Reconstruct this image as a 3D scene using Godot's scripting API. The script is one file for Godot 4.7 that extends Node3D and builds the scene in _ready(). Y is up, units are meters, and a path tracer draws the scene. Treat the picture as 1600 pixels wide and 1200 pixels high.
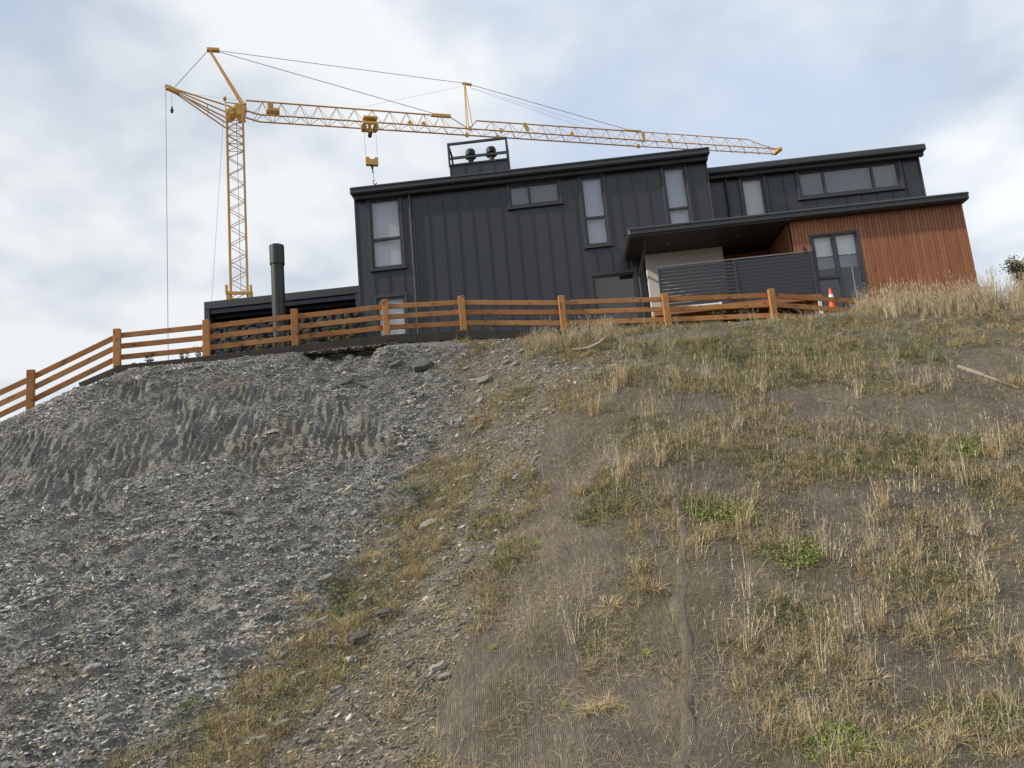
extends Node3D
# A charcoal clad house on a cut hillside, a timber rail fence along the edge and a tower crane behind.

const TOE := -1.3
# crest of the hill: x, distance from the viewer's spot (minus z), height
const CREST := [[-3000.0, 20.3, 0.2], [-60.0, 20.3, 1.0], [-20.0, 20.3, 3.2], [-16.0, 20.4, 4.75], [-13.1, 20.45, 5.82], [-10.9, 20.7, 6.76], [-8.5, 21.0, 6.82], [-6.1, 21.3, 6.95], [-3.5, 21.6, 7.0], [-1.25, 21.9, 6.98], [1.7, 22.2, 6.93], [4.85, 22.3, 6.88], [8.1, 22.4, 6.80], [11.0, 22.2, 6.70], [14.0, 21.9, 6.52], [18.0, 21.6, 6.2], [60.0, 21.0, 5.0], [3000.0, 21.0, 2.0]]
# edge between grey rubble and brown gravel, and the left edge of the matting: distance, x
const GREY_EDGE := [[9.0, -5.4], [9.96, -5.08], [10.48, -4.93], [11.4, -4.26], [12.09, -3.92], [13.33, -3.32], [15.03, -2.7], [16.27, -2.33], [17.93, -1.75], [20.04, -1.69], [22.0, -1.47]]
const MAT_EDGE := [[8.0, -1.6], [9.49, -1.46], [10.56, -1.29], [11.53, -0.93], [12.74, -0.69], [14.09, -0.03], [14.32, 0.26], [16.2, 0.5], [17.31, 0.96], [18.24, 1.3], [19.0, 2.2]]
const MAT_TOP := [[1.0, 18.1], [1.37, 18.19], [2.79, 18.24], [4.85, 18.9], [8.38, 19.54], [11.51, 19.3], [16.0, 18.9]]
const POSTS := [[-15.5, 20.3, 4.8], [-13.2, 20.6, 5.83], [-10.97, 20.9, 6.89], [-8.57, 21.2, 7.01], [-6.12, 21.5, 7.17], [-3.51, 21.8, 7.31], [-1.28, 22.1, 7.32], [1.71, 22.4, 7.12], [4.87, 22.6, 6.99], [8.16, 22.8, 6.88], [11.0, 23.2, 6.68]]

var M := {}
var taken := {}
var rng := RandomNumberGenerator.new()
var n_big := FastNoiseLite.new()
var n_mid := FastNoiseLite.new()
var n_fine := FastNoiseLite.new()
var n_veg := FastNoiseLite.new()


# ---------------------------------------------------------------- helpers
func numbered(called: String) -> String:
	var k: int = taken.get(called, 0)
	taken[called] = k + 1
	return called if k == 0 else "%s_%03d" % [called, k]


func tag(o: Node, label := "", category := "", group := "", kind := "") -> Node:
	if label: o.set_meta("label", label)
	if category: o.set_meta("category", category)
	if group: o.set_meta("group", group)
	if kind: o.set_meta("kind", kind)
	return o


func thing(called: String, label: String, category: String, at := Vector3.ZERO, turn := 0.0, group := "") -> Node3D:
	var o := Node3D.new()
	o.name = numbered(called)
	add_child(o)
	o.position = at
	o.rotation.y = turn
	tag(o, label, category, group)
	return o


func ST() -> SurfaceTool:
	var st := SurfaceTool.new()
	st.begin(Mesh.PRIMITIVE_TRIANGLES)
	return st


func part(st, called: String, m: Material, parent: Node) -> MeshInstance3D:
	var o := MeshInstance3D.new()
	if st is SurfaceTool:
		st.set_material(m)
		o.mesh = st.commit()
	else:
		o.mesh = st
		o.material_override = m
	o.name = numbered(called) if parent == self else called
	parent.add_child(o, true)
	return o


func tri(st: SurfaceTool, a: Vector3, b: Vector3, c: Vector3, out: Vector3, ua := Vector2.ZERO, ub := Vector2.ZERO, uc := Vector2.ZERO) -> void:
	var n := (c - a).cross(b - a)
	if n.dot(out) < 0.0:
		var t := b
		b = c
		c = t
		var u := ub
		ub = uc
		uc = u
		n = -n
	n = n.normalized()
	st.set_normal(n)
	st.set_uv(ua)
	st.add_vertex(a)
	st.set_normal(n)
	st.set_uv(ub)
	st.add_vertex(b)
	st.set_normal(n)
	st.set_uv(uc)
	st.add_vertex(c)


func quad(st: SurfaceTool, a: Vector3, b: Vector3, c: Vector3, d: Vector3, out: Vector3) -> void:
	tri(st, a, b, c, out)
	tri(st, a, c, d, out)


# bevelled box; UVs run along the longest axis (wood grain)
func box(st: SurfaceTool, c: Vector3, s: Vector3, bevel := 0.0, bas := Basis(), uvo := Vector2.ZERO) -> void:
	var h := s * 0.5
	bevel = minf(bevel, minf(h.x, minf(h.y, h.z)) * 0.9)
	var la := s.max_axis_index()
	var P := func(sx: float, sy: float, sz: float, ax: int) -> Vector3:
		var p := Vector3(sx * h.x, sy * h.y, sz * h.z)
		var sg := Vector3(sx, sy, sz)
		for k in 3:
			if k != ax: p[k] -= sg[k] * bevel
		return p
	var emit := func(pts: Array, out: Vector3) -> void:
		var ax := out.abs().max_axis_index()
		var vv := 0
		var v_ax := -1
		for k in 3:
			if k != la and k != ax:
				v_ax = k
		if v_ax < 0: v_ax = (la + 1) % 3
		var u_ax := la if ax != la else 3 - v_ax - ax
		var uv := []
		for p in pts: uv.append(Vector2(p[u_ax], p[v_ax] + (p[ax] if ax != la else 0.0)) + uvo)
		for i in range(1, pts.size() - 1):
			tri(st, c + bas * pts[0], c + bas * pts[i], c + bas * pts[i + 1], bas * out, uv[0], uv[i], uv[i + 1])
	for ax in 3:
		for sg: float in [-1.0, 1.0]:
			var q := []
			for e in [[-1.0, -1.0], [1.0, -1.0], [1.0, 1.0], [-1.0, 1.0]]:
				var v := [0.0, 0.0, 0.0]
				v[ax] = sg
				v[(ax + 1) % 3] = e[0]
				v[(ax + 2) % 3] = e[1]
				q.append(P.call(v[0], v[1], v[2], ax))
			var o := Vector3.ZERO
			o[ax] = sg
			emit.call(q, o)
	if bevel <= 0.0: return
	for ax in 3:
		var b := (ax + 1) % 3
		var d := (ax + 2) % 3
		for s1: float in [-1.0, 1.0]:
			for s2: float in [-1.0, 1.0]:
				var v0 := [0.0, 0.0, 0.0]
				v0[b] = s1
				v0[d] = s2
				v0[ax] = -1.0
				var v1 := v0.duplicate()
				v1[ax] = 1.0
				var o := Vector3.ZERO
				o[b] = s1
				o[d] = s2
				emit.call([P.call(v0[0], v0[1], v0[2], b), P.call(v1[0], v1[1], v1[2], b), P.call(v1[0], v1[1], v1[2], d), P.call(v0[0], v0[1], v0[2], d)], o)
	for sx: float in [-1.0, 1.0]:
		for sy: float in [-1.0, 1.0]:
			for sz: float in [-1.0, 1.0]:
				emit.call([P.call(sx, sy, sz, 0), P.call(sx, sy, sz, 1), P.call(sx, sy, sz, 2)], Vector3(sx, sy, sz))


# box by its limits
func lim(st: SurfaceTool, x0: float, x1: float, y0: float, y1: float, z0: float, z1: float, bevel := 0.0, uvo := Vector2.ZERO) -> void:
	box(st, Vector3(x0 + x1, y0 + y1, z0 + z1) * 0.5, Vector3(x1 - x0, y1 - y0, z1 - z0), bevel, Basis(), uvo)


func beam(st: SurfaceTool, a: Vector3, b: Vector3, high: float, thick: float, bevel := 0.006, uvo := Vector2.ZERO) -> void:
	var x := (b - a).normalized()
	var z := x.cross(Vector3.UP).normalized()
	box(st, (a + b) * 0.5, Vector3((b - a).length(), high, thick), bevel, Basis(x, z.cross(x), z), uvo)


func tube(st: SurfaceTool, a: Vector3, b: Vector3, r: float, r2 := -1.0, n := 6, caps := true) -> void:
	if r2 < 0.0: r2 = r
	var y := (b - a).normalized()
	var x := y.cross(Vector3.RIGHT if absf(y.x) < 0.9 else Vector3.UP).normalized()
	var z := x.cross(y)
	for i in n:
		var d0 := x * cos(TAU * i / n) + z * sin(TAU * i / n)
		var d1 := x * cos(TAU * (i + 1) / n) + z * sin(TAU * (i + 1) / n)
		var p := [a + d0 * r, a + d1 * r, b + d1 * r2, b + d0 * r2]
		var nn := [d0, d1, d1, d0]
		for k in [0, 1, 2, 0, 2, 3]:
			st.set_normal(nn[k])
			st.set_uv(Vector2(i + (1.0 if k == 1 or k == 2 else 0.0), 0.0 if k < 2 else (b - a).length()))
			st.add_vertex(p[k])
		if caps:
			tri(st, a, a + d0 * r, a + d1 * r, -y)
			tri(st, b, b + d0 * r2, b + d1 * r2, y)


# turned profile round a vertical axis: [radius, height] pairs
func lathe(st: SurfaceTool, at: Vector3, prof: Array, n := 20) -> void:
	for j in prof.size() - 1:
		var r0: float = prof[j][0]
		var r1: float = prof[j + 1][0]
		var y0: float = prof[j][1]
		var y1: float = prof[j + 1][1]
		var nl := Vector2(y1 - y0, r0 - r1).normalized()
		for i in n:
			var a0 := TAU * i / n
			var a1 := TAU * (i + 1) / n
			var d0 := Vector3(cos(a0), 0, sin(a0))
			var d1 := Vector3(cos(a1), 0, sin(a1))
			var p := [at + d0 * r0 + Vector3.UP * y0, at + d1 * r0 + Vector3.UP * y0, at + d1 * r1 + Vector3.UP * y1, at + d0 * r1 + Vector3.UP * y1]
			var nn := [d0 * nl.x + Vector3.UP * nl.y, d1 * nl.x + Vector3.UP * nl.y, d1 * nl.x + Vector3.UP * nl.y, d0 * nl.x + Vector3.UP * nl.y]
			for k in [0, 1, 2, 0, 2, 3]:
				st.set_normal(nn[k])
				st.add_vertex(p[k])


func interp(t: Array, x: float, col := 1) -> float:
	if x <= t[0][0]: return t[0][col]
	for i in range(1, t.size()):
		if x <= t[i][0]:
			return lerpf(t[i - 1][col], t[i][col], (x - t[i - 1][0]) / (t[i][0] - t[i - 1][0]))
	return t[-1][col]


func gauss() -> float:
	return rng.randfn()


# ---------------------------------------------------------------- materials
func lin(r: float, g: float, b: float) -> Color:
	return Color(r, g, b).linear_to_srgb()


func mat(c: Color, rough := 0.8, metal := 0.0) -> StandardMaterial3D:
	var m := StandardMaterial3D.new()
	m.albedo_color = c
	m.roughness = rough
	m.metallic = metal
	return m


func noise_tex(freq: float, lo: float, hi: float, kind := FastNoiseLite.TYPE_SIMPLEX_SMOOTH, oct := 4, size := 512, normal := false, strength := 6.0, sd := 3) -> NoiseTexture2D:
	var f := FastNoiseLite.new()
	f.noise_type = kind
	f.frequency = freq
	f.fractal_octaves = oct
	f.seed = sd
	if kind == FastNoiseLite.TYPE_CELLULAR: f.cellular_return_type = FastNoiseLite.RETURN_DISTANCE2_SUB
	var t := NoiseTexture2D.new()
	t.width = size
	t.height = size
	t.seamless = true
	t.noise = f
	if normal:
		t.as_normal_map = true
		t.bump_strength = strength
	else:
		var g := Gradient.new()
		g.set_color(0, Color(lo, lo, lo))
		g.set_color(1, Color(hi, hi, hi))
		t.color_ramp = g
	return t


# sawn timber: long grain, growth bands, knots
func wood_tex(sd: int, knots: int, dark: Color, pale: Color) -> ImageTexture:
	var w := 768
	var h := 160
	var im := Image.create(w, h, false, Image.FORMAT_RGB8)
	var f := FastNoiseLite.new()
	f.seed = sd
	f.frequency = 1.0
	f.fractal_octaves = 3
	var r := RandomNumberGenerator.new()
	r.seed = sd
	var kn := []
	for i in knots: kn.append(Vector3(r.randf() * w, r.randf() * h, r.randf_range(5, 11)))
	for y in h:
		for x in w:
			var wob := f.get_noise_2d(x * 0.006, y * 0.012) * 16.0
			var kd := 0.0
			for k in kn:
				var dx: float = (x - k.x) * 0.45
				var dy: float = y - k.y
				var dd: float = sqrt(dx * dx + dy * dy) / k.z
				kd = maxf(kd, exp(-dd * dd * 0.9))
				wob += exp(-dd * dd * 0.12) * signf(dy) * 6.0
			var g := f.get_noise_2d(x * 0.012, (y + wob) * 0.22) * 0.5 + 0.5
			g = g * 0.6 + (f.get_noise_2d(x * 0.035, (y + wob) * 1.1 + 90.0) * 0.5 + 0.5) * 0.4
			g += f.get_noise_2d(x * 0.004 + 50.0, y * 0.01) * 0.25
			var c := dark.lerp(pale, clampf(g, 0.0, 1.0))
			c = c.lerp(dark * 0.35, kd * 0.85)
			im.set_pixel(x, y, c.linear_to_srgb())
	im.generate_mipmaps()
	return ImageTexture.create_from_image(im)


func wood(sd: int, knots: int, dark: Color, pale: Color, rough := 0.75, scale := Vector3(0.5, 1.6, 1.0)) -> StandardMaterial3D:
	var m := mat(Color.WHITE, rough)
	m.albedo_texture = wood_tex(sd, knots, dark, pale)
	m.uv1_scale = scale
	return m


# woven coir matting, 2 m of it: warp strands, thinner weft, slubs and gaps
func jute_tex() -> Array:
	var s := 1024
	var im := Image.create(s, s, false, Image.FORMAT_RGB8)
	var hm := Image.create(s, s, false, Image.FORMAT_RGB8)
	var f := FastNoiseLite.new()
	f.seed = 5
	f.frequency = 1.0
	f.fractal_octaves = 2
	var warp := 78
	var weft := 110
	for y in s:
		for x in s:
			var wx := x * warp / float(s) + f.get_noise_2d(x * 0.005, y * 0.004) * 0.35
			var wy := y * weft / float(s) + f.get_noise_2d(x * 0.012 + 70.0, y * 0.012) * 0.9
			var ix := floori(wx)
			var iy := floori(wy)
			var fx := absf(wx - ix - 0.5) * 2.0
			var fy := absf(wy - iy - 0.5) * 2.0
			var tx := f.get_noise_2d(ix * 7.3, y * 0.012) * 0.35 + 0.66
			var ty := f.get_noise_2d(iy * 9.1 + 40.0, x * 0.04) * 0.4 + 0.45
			var a := clampf((tx - fx) * 3.0, 0.0, 1.0)
			var b := clampf((ty - fy) * 3.0, 0.0, 1.0) * 0.6
			var up := maxf(a, b)
			var fib := f.get_noise_2d(x * 0.5, y * 0.09) * 0.5 + 0.5
			var tone := 0.62 + 0.5 * fib + 0.35 * f.get_noise_2d(ix * 3.7 + 9.0, y * 0.008)
			var c := Color(0.180, 0.153, 0.115) * tone
			if fract(sin(ix * 12.9) * 43758.5) > 0.8: c = c * 1.18
			im.set_pixel(x, y, c.linear_to_srgb())
			hm.set_pixel(x, y, Color(up, up, up) * (0.75 + 0.25 * fib))
	im.generate_mipmaps()
	hm.bump_map_to_normal_map(5.0)
	return [ImageTexture.create_from_image(im), ImageTexture.create_from_image(hm)]


func fract(x: float) -> float:
	return x - floorf(x)


func make_materials() -> void:
	M.metal = mat(lin(0.028, 0.031, 0.040), 0.42)
	M.metal.roughness_texture = noise_tex(0.01, 0.75, 1.0)
	M.metal.uv1_triplanar = true
	M.metal.uv1_scale = Vector3(0.35, 0.35, 0.35)
	M.metal.normal_enabled = true
	M.metal.normal_texture = noise_tex(0.006, 0, 1, FastNoiseLite.TYPE_SIMPLEX_SMOOTH, 2, 512, true, 2.0)
	M.metal.normal_scale = 0.5
	M.metal2 = M.metal.duplicate()
	M.metal2.albedo_color = lin(0.031, 0.034, 0.043)
	M.metal3 = M.metal.duplicate()
	M.metal3.albedo_color = lin(0.026, 0.029, 0.037)
	M.trim = mat(lin(0.034, 0.037, 0.040), 0.40)
	M.joinery = mat(lin(0.028, 0.031, 0.032), 0.35)
	M.soffit = mat(lin(0.034, 0.037, 0.040), 0.7)
	M.pipe = mat(lin(0.06, 0.063, 0.066), 0.3)
	M.flue = mat(lin(0.014, 0.017, 0.016), 0.42)
	M.glass = mat(Color(0.5, 0.55, 0.6, 0.03), 0.02)
	M.glass.transparency = BaseMaterial3D.TRANSPARENCY_ALPHA
	M.glass.metallic_specular = 1.0
	M.blind = mat(lin(0.72, 0.74, 0.77), 0.8)
	M.blind_blue = mat(lin(0.40, 0.45, 0.53), 0.8)
	M.blind_grey = mat(lin(0.21, 0.235, 0.28), 0.8)
	M.room = mat(lin(0.42, 0.40, 0.37), 0.9)
	M.white_wall = mat(lin(0.62, 0.60, 0.55), 0.85)
	M.white = mat(lin(0.75, 0.75, 0.73), 0.5)
	M.alu = mat(lin(0.030, 0.033, 0.042), 0.4)
	M.alu_rail = mat(lin(0.16, 0.17, 0.17), 0.35)
	M.orange = mat(lin(0.75, 0.10, 0.035), 0.5)
	M.yellow = mat(lin(0.68, 0.41, 0.10), 0.5)
	M.yellow2 = mat(lin(0.62, 0.345, 0.11), 0.55)
	M.rope = mat(lin(0.16, 0.16, 0.16), 0.6)
	M.black = mat(lin(0.012, 0.012, 0.012), 0.5)
	M.concrete = mat(lin(0.25, 0.24, 0.22), 0.9)
	M.concrete.albedo_texture = noise_tex(0.03, 0.7, 1.0)
	M.concrete.uv1_triplanar = true
	M.fence = []
	for i in 2:
		var fm := wood(11 + i * 7, 7, Color(0.265, 0.108, 0.034), Color(0.60, 0.285, 0.098), 0.8)
		for tint in [Color(1, 1, 1), Color(0.90, 0.87, 0.84), Color(0.97, 0.99, 0.97), Color(0.93, 0.95, 0.99)]:
			var v: StandardMaterial3D = fm.duplicate()
			v.albedo_color = tint
			M.fence.append(v)
	M.cedar = []
	for i in 2:
		var cm := wood(40 + i, 1, Color(0.235, 0.088, 0.035), Color(0.41, 0.168, 0.072), 0.6, Vector3(0.35, 1.2, 1))
		for tint in [Color(1, 1, 1), Color(0.94, 0.92, 0.91), Color(0.97, 0.96, 0.95), Color(0.91, 0.90, 0.90), Color(0.98, 0.95, 0.93)]:
			var v: StandardMaterial3D = cm.duplicate()
			v.albedo_color = tint
			M.cedar.append(v)
	M.sleeper = wood(71, 3, Color(0.022, 0.019, 0.016), Color(0.070, 0.061, 0.051), 0.9)
	M.dead_wood = wood(73, 2, Color(0.22, 0.185, 0.14), Color(0.42, 0.37, 0.30), 0.9)
	var jt := jute_tex()
	M.jute = mat(Color.WHITE, 0.95)
	M.jute.albedo_texture = jt[0]
	M.jute.normal_enabled = true
	M.jute.normal_texture = jt[1]
	M.jute.normal_scale = 1.8
	M.jute.uv1_scale = Vector3(0.5, 0.5, 0.5)
	M.jute.vertex_color_use_as_albedo = true
	M.ground = mat(Color.WHITE, 0.95)
	M.ground.vertex_color_use_as_albedo = true
	M.ground.albedo_texture = noise_tex(0.035, 0.35, 1.0, FastNoiseLite.TYPE_SIMPLEX, 5, 1024)
	M.ground.uv1_triplanar = true
	M.ground.uv1_world_triplanar = true
	M.ground.uv1_scale = Vector3(0.55, 0.55, 0.55)
	M.ground.normal_enabled = true
	M.ground.normal_texture = noise_tex(0.05, 0, 1, FastNoiseLite.TYPE_CELLULAR, 3, 1024, true, 9.0)
	M.ground.normal_scale = 1.2
	M.stone = mat(Color.WHITE, 0.5)
	M.stone.vertex_color_use_as_albedo = true
	M.stone_tex = mat(Color.WHITE, 0.8)
	M.stone_tex.vertex_color_use_as_albedo = true
	M.stone_tex.albedo_texture = noise_tex(0.03, 0.6, 1.0, FastNoiseLite.TYPE_SIMPLEX, 5)
	M.stone_tex.uv1_triplanar = true
	M.stone_tex.uv1_scale = Vector3(2, 2, 2)
	M.blade = mat(Color.WHITE, 0.75)
	M.blade.vertex_color_use_as_albedo = true
	M.blade.backlight = Color(0.35, 0.35, 0.35)


# ---------------------------------------------------------------- the shape of the hill
func hill(x: float, d: float) -> float:
	var dc := 0.0
	var hc := 0.0
	for i in range(1, CREST.size()):
		if x <= CREST[i][0]:
			var k: float = (x - CREST[i - 1][0]) / (CREST[i][0] - CREST[i - 1][0])
			dc = lerpf(CREST[i - 1][1], CREST[i][1], k)
			hc = lerpf(CREST[i - 1][2], CREST[i][2], k)
			break
	var s := maxf(dc - d, 0.0)
	var k2 := smoothstep(-3.5, 3.0, x)
	var rock := s if s < 2.8 else 2.8 + 0.6 * (s - 2.8)
	var drop := lerpf(rock, 0.66 * (sqrt(s * s + 1.2) - 1.095), k2)
	var h := hc - drop
	var m := h - TOE
	if m < -1.0: h = TOE
	elif m < 1.0: h = TOE + (m + 1.0) * (m + 1.0) * 0.25
	h += 1.25 * (1.0 - smoothstep(3.0, 6.5, d))
	if d > dc: h += 0.22 * smoothstep(0.1, 0.5, d - dc) * smoothstep(-11.5, -10.5, x) + 0.25 * smoothstep(0.5, 1.1, d - dc) * smoothstep(8.0, 9.5, x)
	return h


func rockiness(x: float, d: float) -> float:
	var g := interp(GREY_EDGE, d) + n_mid.get_noise_2d(x * 0.9, d * 0.9) * 0.9
	return 1.0 - smoothstep(-0.6, 0.95, x - g)


func in_matting(x: float, d: float) -> float:
	return smoothstep(-0.1, 0.1, x - interp(MAT_EDGE, d)) * (1.0 - smoothstep(-0.3, 0.3, d - interp(MAT_TOP, x)))


# ridges left by the bucket teeth: how strong, how high
func claw(x: float, d: float) -> Vector2:
	var out := Vector2.ZERO
	for band in [[-14.5, -2.7, 18.3, 1.25, 0.0], [-14.5, -8.2, 16.5, 0.8, 6.0], [-6.8, -3.6, 19.8, 0.4, 8.0], [-11.0, -6.0, 19.75, 0.45, 12.0]]:
		if x < band[0] or x > band[1]: continue
		var mid: float = band[2] + n_big.get_noise_2d(x * 1.1 + band[4], 4.0) * 1.0
		var w := 1.0 - smoothstep(0.5, 1.0, absf(d - mid) / band[3])
		w *= smoothstep(band[0], band[0] + 0.8, x) * (1.0 - smoothstep(band[1] - 0.8, band[1], x))
		w *= smoothstep(-0.55, -0.2, n_mid.get_noise_2d(x * 0.4 + 11.0 + band[4], d * 0.7))
		if w > out.x:
			var ph: float = x / 0.215 + n_mid.get_noise_2d(x * 0.7 + band[4], d * 0.5) * 1.5 + (d - mid) * 0.4
			var t := absf(fract(ph) - 0.5) * 2.0
			out = Vector2(w, (0.16 + 0.12 * n_mid.get_noise_2d(floorf(ph + 0.5) * 3.7, d * 0.8)) * pow(t, 3.0) - 0.06 + 0.05 * n_fine.get_noise_2d(x * 0.7, d * 1.2))
	return out


func hill_rough(x: float, d: float) -> float:
	var h := hill(x, d)
	if d < 5.0 or d > 40.0 or absf(x) > 40.0: return h
	var dc := interp(CREST, x)
	var s := dc - d
	var face := smoothstep(-0.1, 0.6, s)
	var r := rockiness(x, d)
	# bedding of the schist rises to the right
	var q := d * 1.25
	var a := x * 0.90 + q * 0.43
	var b := -x * 0.43 + q * 0.90
	var soil := 0.10 * n_big.get_noise_2d(x, q)
	if r > 0.01:
		var big := n_big.get_noise_2d(a * 0.55, b * 1.6)
		var rid := 1.0 - absf(n_mid.get_noise_2d(a * 0.45 + 30.0, b * 2.3)) * 2.0
		var fine := n_fine.get_noise_2d(a * 0.35, b * 1.25)
		var k := 0.24 * big + 0.15 * rid + 0.13 * fine
		var cw := claw(x, d)
		if cw.x > 0.0: k = lerpf(k, 0.10 * big + 0.03 * fine + cw.y, cw.x)
		h += (k * r + soil * (1.0 - r)) * face
	else:
		h += soil * face
	var loose := (1.0 - r) * (1.0 - in_matting(x, d)) * face
	if loose > 0.02:
		h += loose * (0.05 * n_mid.get_noise_2d(a * 0.7, b * 1.3) + 0.03 * n_fine.get_noise_2d(a * 0.5, b))
	# where the ground has fallen away below the edging
	for nt in [[-6.0, -3.5, 0.40, 1.1, 0.36], [-11.8, -10.5, 0.25, 0.8, 0.28]]:
		var wx: float = smoothstep(nt[0] - 0.1, nt[0] + 0.5, x) * (1.0 - smoothstep(nt[1] - 0.6, nt[1] + 0.1, x))
		if wx > 0.0:
			wx *= 0.8 + 0.5 * n_mid.get_noise_1d(x * 1.4)
			h -= nt[4] * wx * smoothstep(-nt[2] - 0.05, -nt[2] + 0.05, s) * (1.0 - smoothstep(0.35, nt[3], s))
	return h


func slope_normal(x: float, d: float) -> Vector3:
	var e := 0.25
	return Vector3(hill(x - e, d) - hill(x + e, d), 2.0 * e, hill(x, d + e) - hill(x, d - e)).normalized()


func ground_at(x: float, d: float) -> Vector3:
	return Vector3(x, hill_rough(x, d), -d)


func build_terrain() -> void:
	var xs := PackedFloat32Array([-3000, -900, -300, -120, -60, -40, -30, -24, -20, -18])
	var x := -16.5
	while x < 17.5:
		xs.append(x)
		x += 0.034 if x < -1.5 else 0.07
	xs.append_array(PackedFloat32Array([18, 20, 24, 30, 40, 60, 120, 300, 900, 3000]))
	var ds := PackedFloat32Array([-3000, -900, -300, -100, -40, -15, -5, 0, 2, 3, 4, 5, 6, 7])
	var d := 7.6
	while d < 23.2:
		ds.append(d)
		d += 0.045
	ds.append_array(PackedFloat32Array([23.5, 24, 25, 27, 30, 36, 45, 60, 100, 300, 900, 3000]))
	var nx := xs.size()
	var nd := ds.size()
	var v := PackedVector3Array()
	v.resize(nx * nd)
	var col := PackedColorArray()
	col.resize(nx * nd)
	for j in nd:
		for i in nx:
			var k := j * nx + i
			v[k] = Vector3(xs[i], hill_rough(xs[i], ds[j]), -ds[j])
			var c := Color(0.15, 0.12, 0.085)
			if ds[j] > 7.0 and ds[j] < 24.0 and absf(xs[i]) < 18.0:
				var r := rockiness(xs[i], ds[j])
				var nn := n_mid.get_noise_2d(xs[i] * 1.1 + 40.0, ds[j] * 1.6)
				var nf := n_fine.get_noise_2d(xs[i] * 0.8, ds[j] * 2.0 + 9.0)
				var grey := Color(0.36, 0.352, 0.32) * (1.0 + 0.5 * nn + 0.35 * nf)
				grey = grey.lerp(Color(0.30, 0.245, 0.175), smoothstep(0.15, 0.5, n_big.get_noise_2d(xs[i] * 0.8 + 7.0, ds[j] * 0.8)) * 0.6)
				var brown := Color(0.28, 0.238, 0.17) * (1.0 + 0.4 * nn + 0.35 * nf)
				c = brown.lerp(grey, r)
				c = c.lerp(Color(0.135, 0.10, 0.07), in_matting(xs[i], ds[j]))
			c.a = 1.0
			col[k] = c
	var nrm := PackedVector3Array()
	nrm.resize(nx * nd)
	for j in nd:
		for i in nx:
			var e := v[j * nx + mini(i + 1, nx - 1)] - v[j * nx + maxi(i - 1, 0)]
			var f := v[mini(j + 1, nd - 1) * nx + i] - v[maxi(j - 1, 0) * nx + i]
			nrm[j * nx + i] = e.cross(f).normalized()
	var idx := PackedInt32Array()
	idx.resize((nx - 1) * (nd - 1) * 6)
	var q := 0
	for j in nd - 1:
		for i in nx - 1:
			var a := j * nx + i
			idx[q] = a
			idx[q + 1] = a + nx
			idx[q + 2] = a + 1
			idx[q + 3] = a + 1
			idx[q + 4] = a + nx
			idx[q + 5] = a + nx + 1
			q += 6
	var arr := []
	arr.resize(Mesh.ARRAY_MAX)
	arr[Mesh.ARRAY_VERTEX] = v
	arr[Mesh.ARRAY_NORMAL] = nrm
	arr[Mesh.ARRAY_COLOR] = col
	arr[Mesh.ARRAY_INDEX] = idx
	var am := ArrayMesh.new()
	am.add_surface_from_arrays(Mesh.PRIMITIVE_TRIANGLES, arr)
	am.surface_set_material(0, M.ground)
	var o := MeshInstance3D.new()
	o.mesh = am
	o.name = "hillside"
	add_child(o)
	tag(o, "", "", "", "structure")


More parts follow.
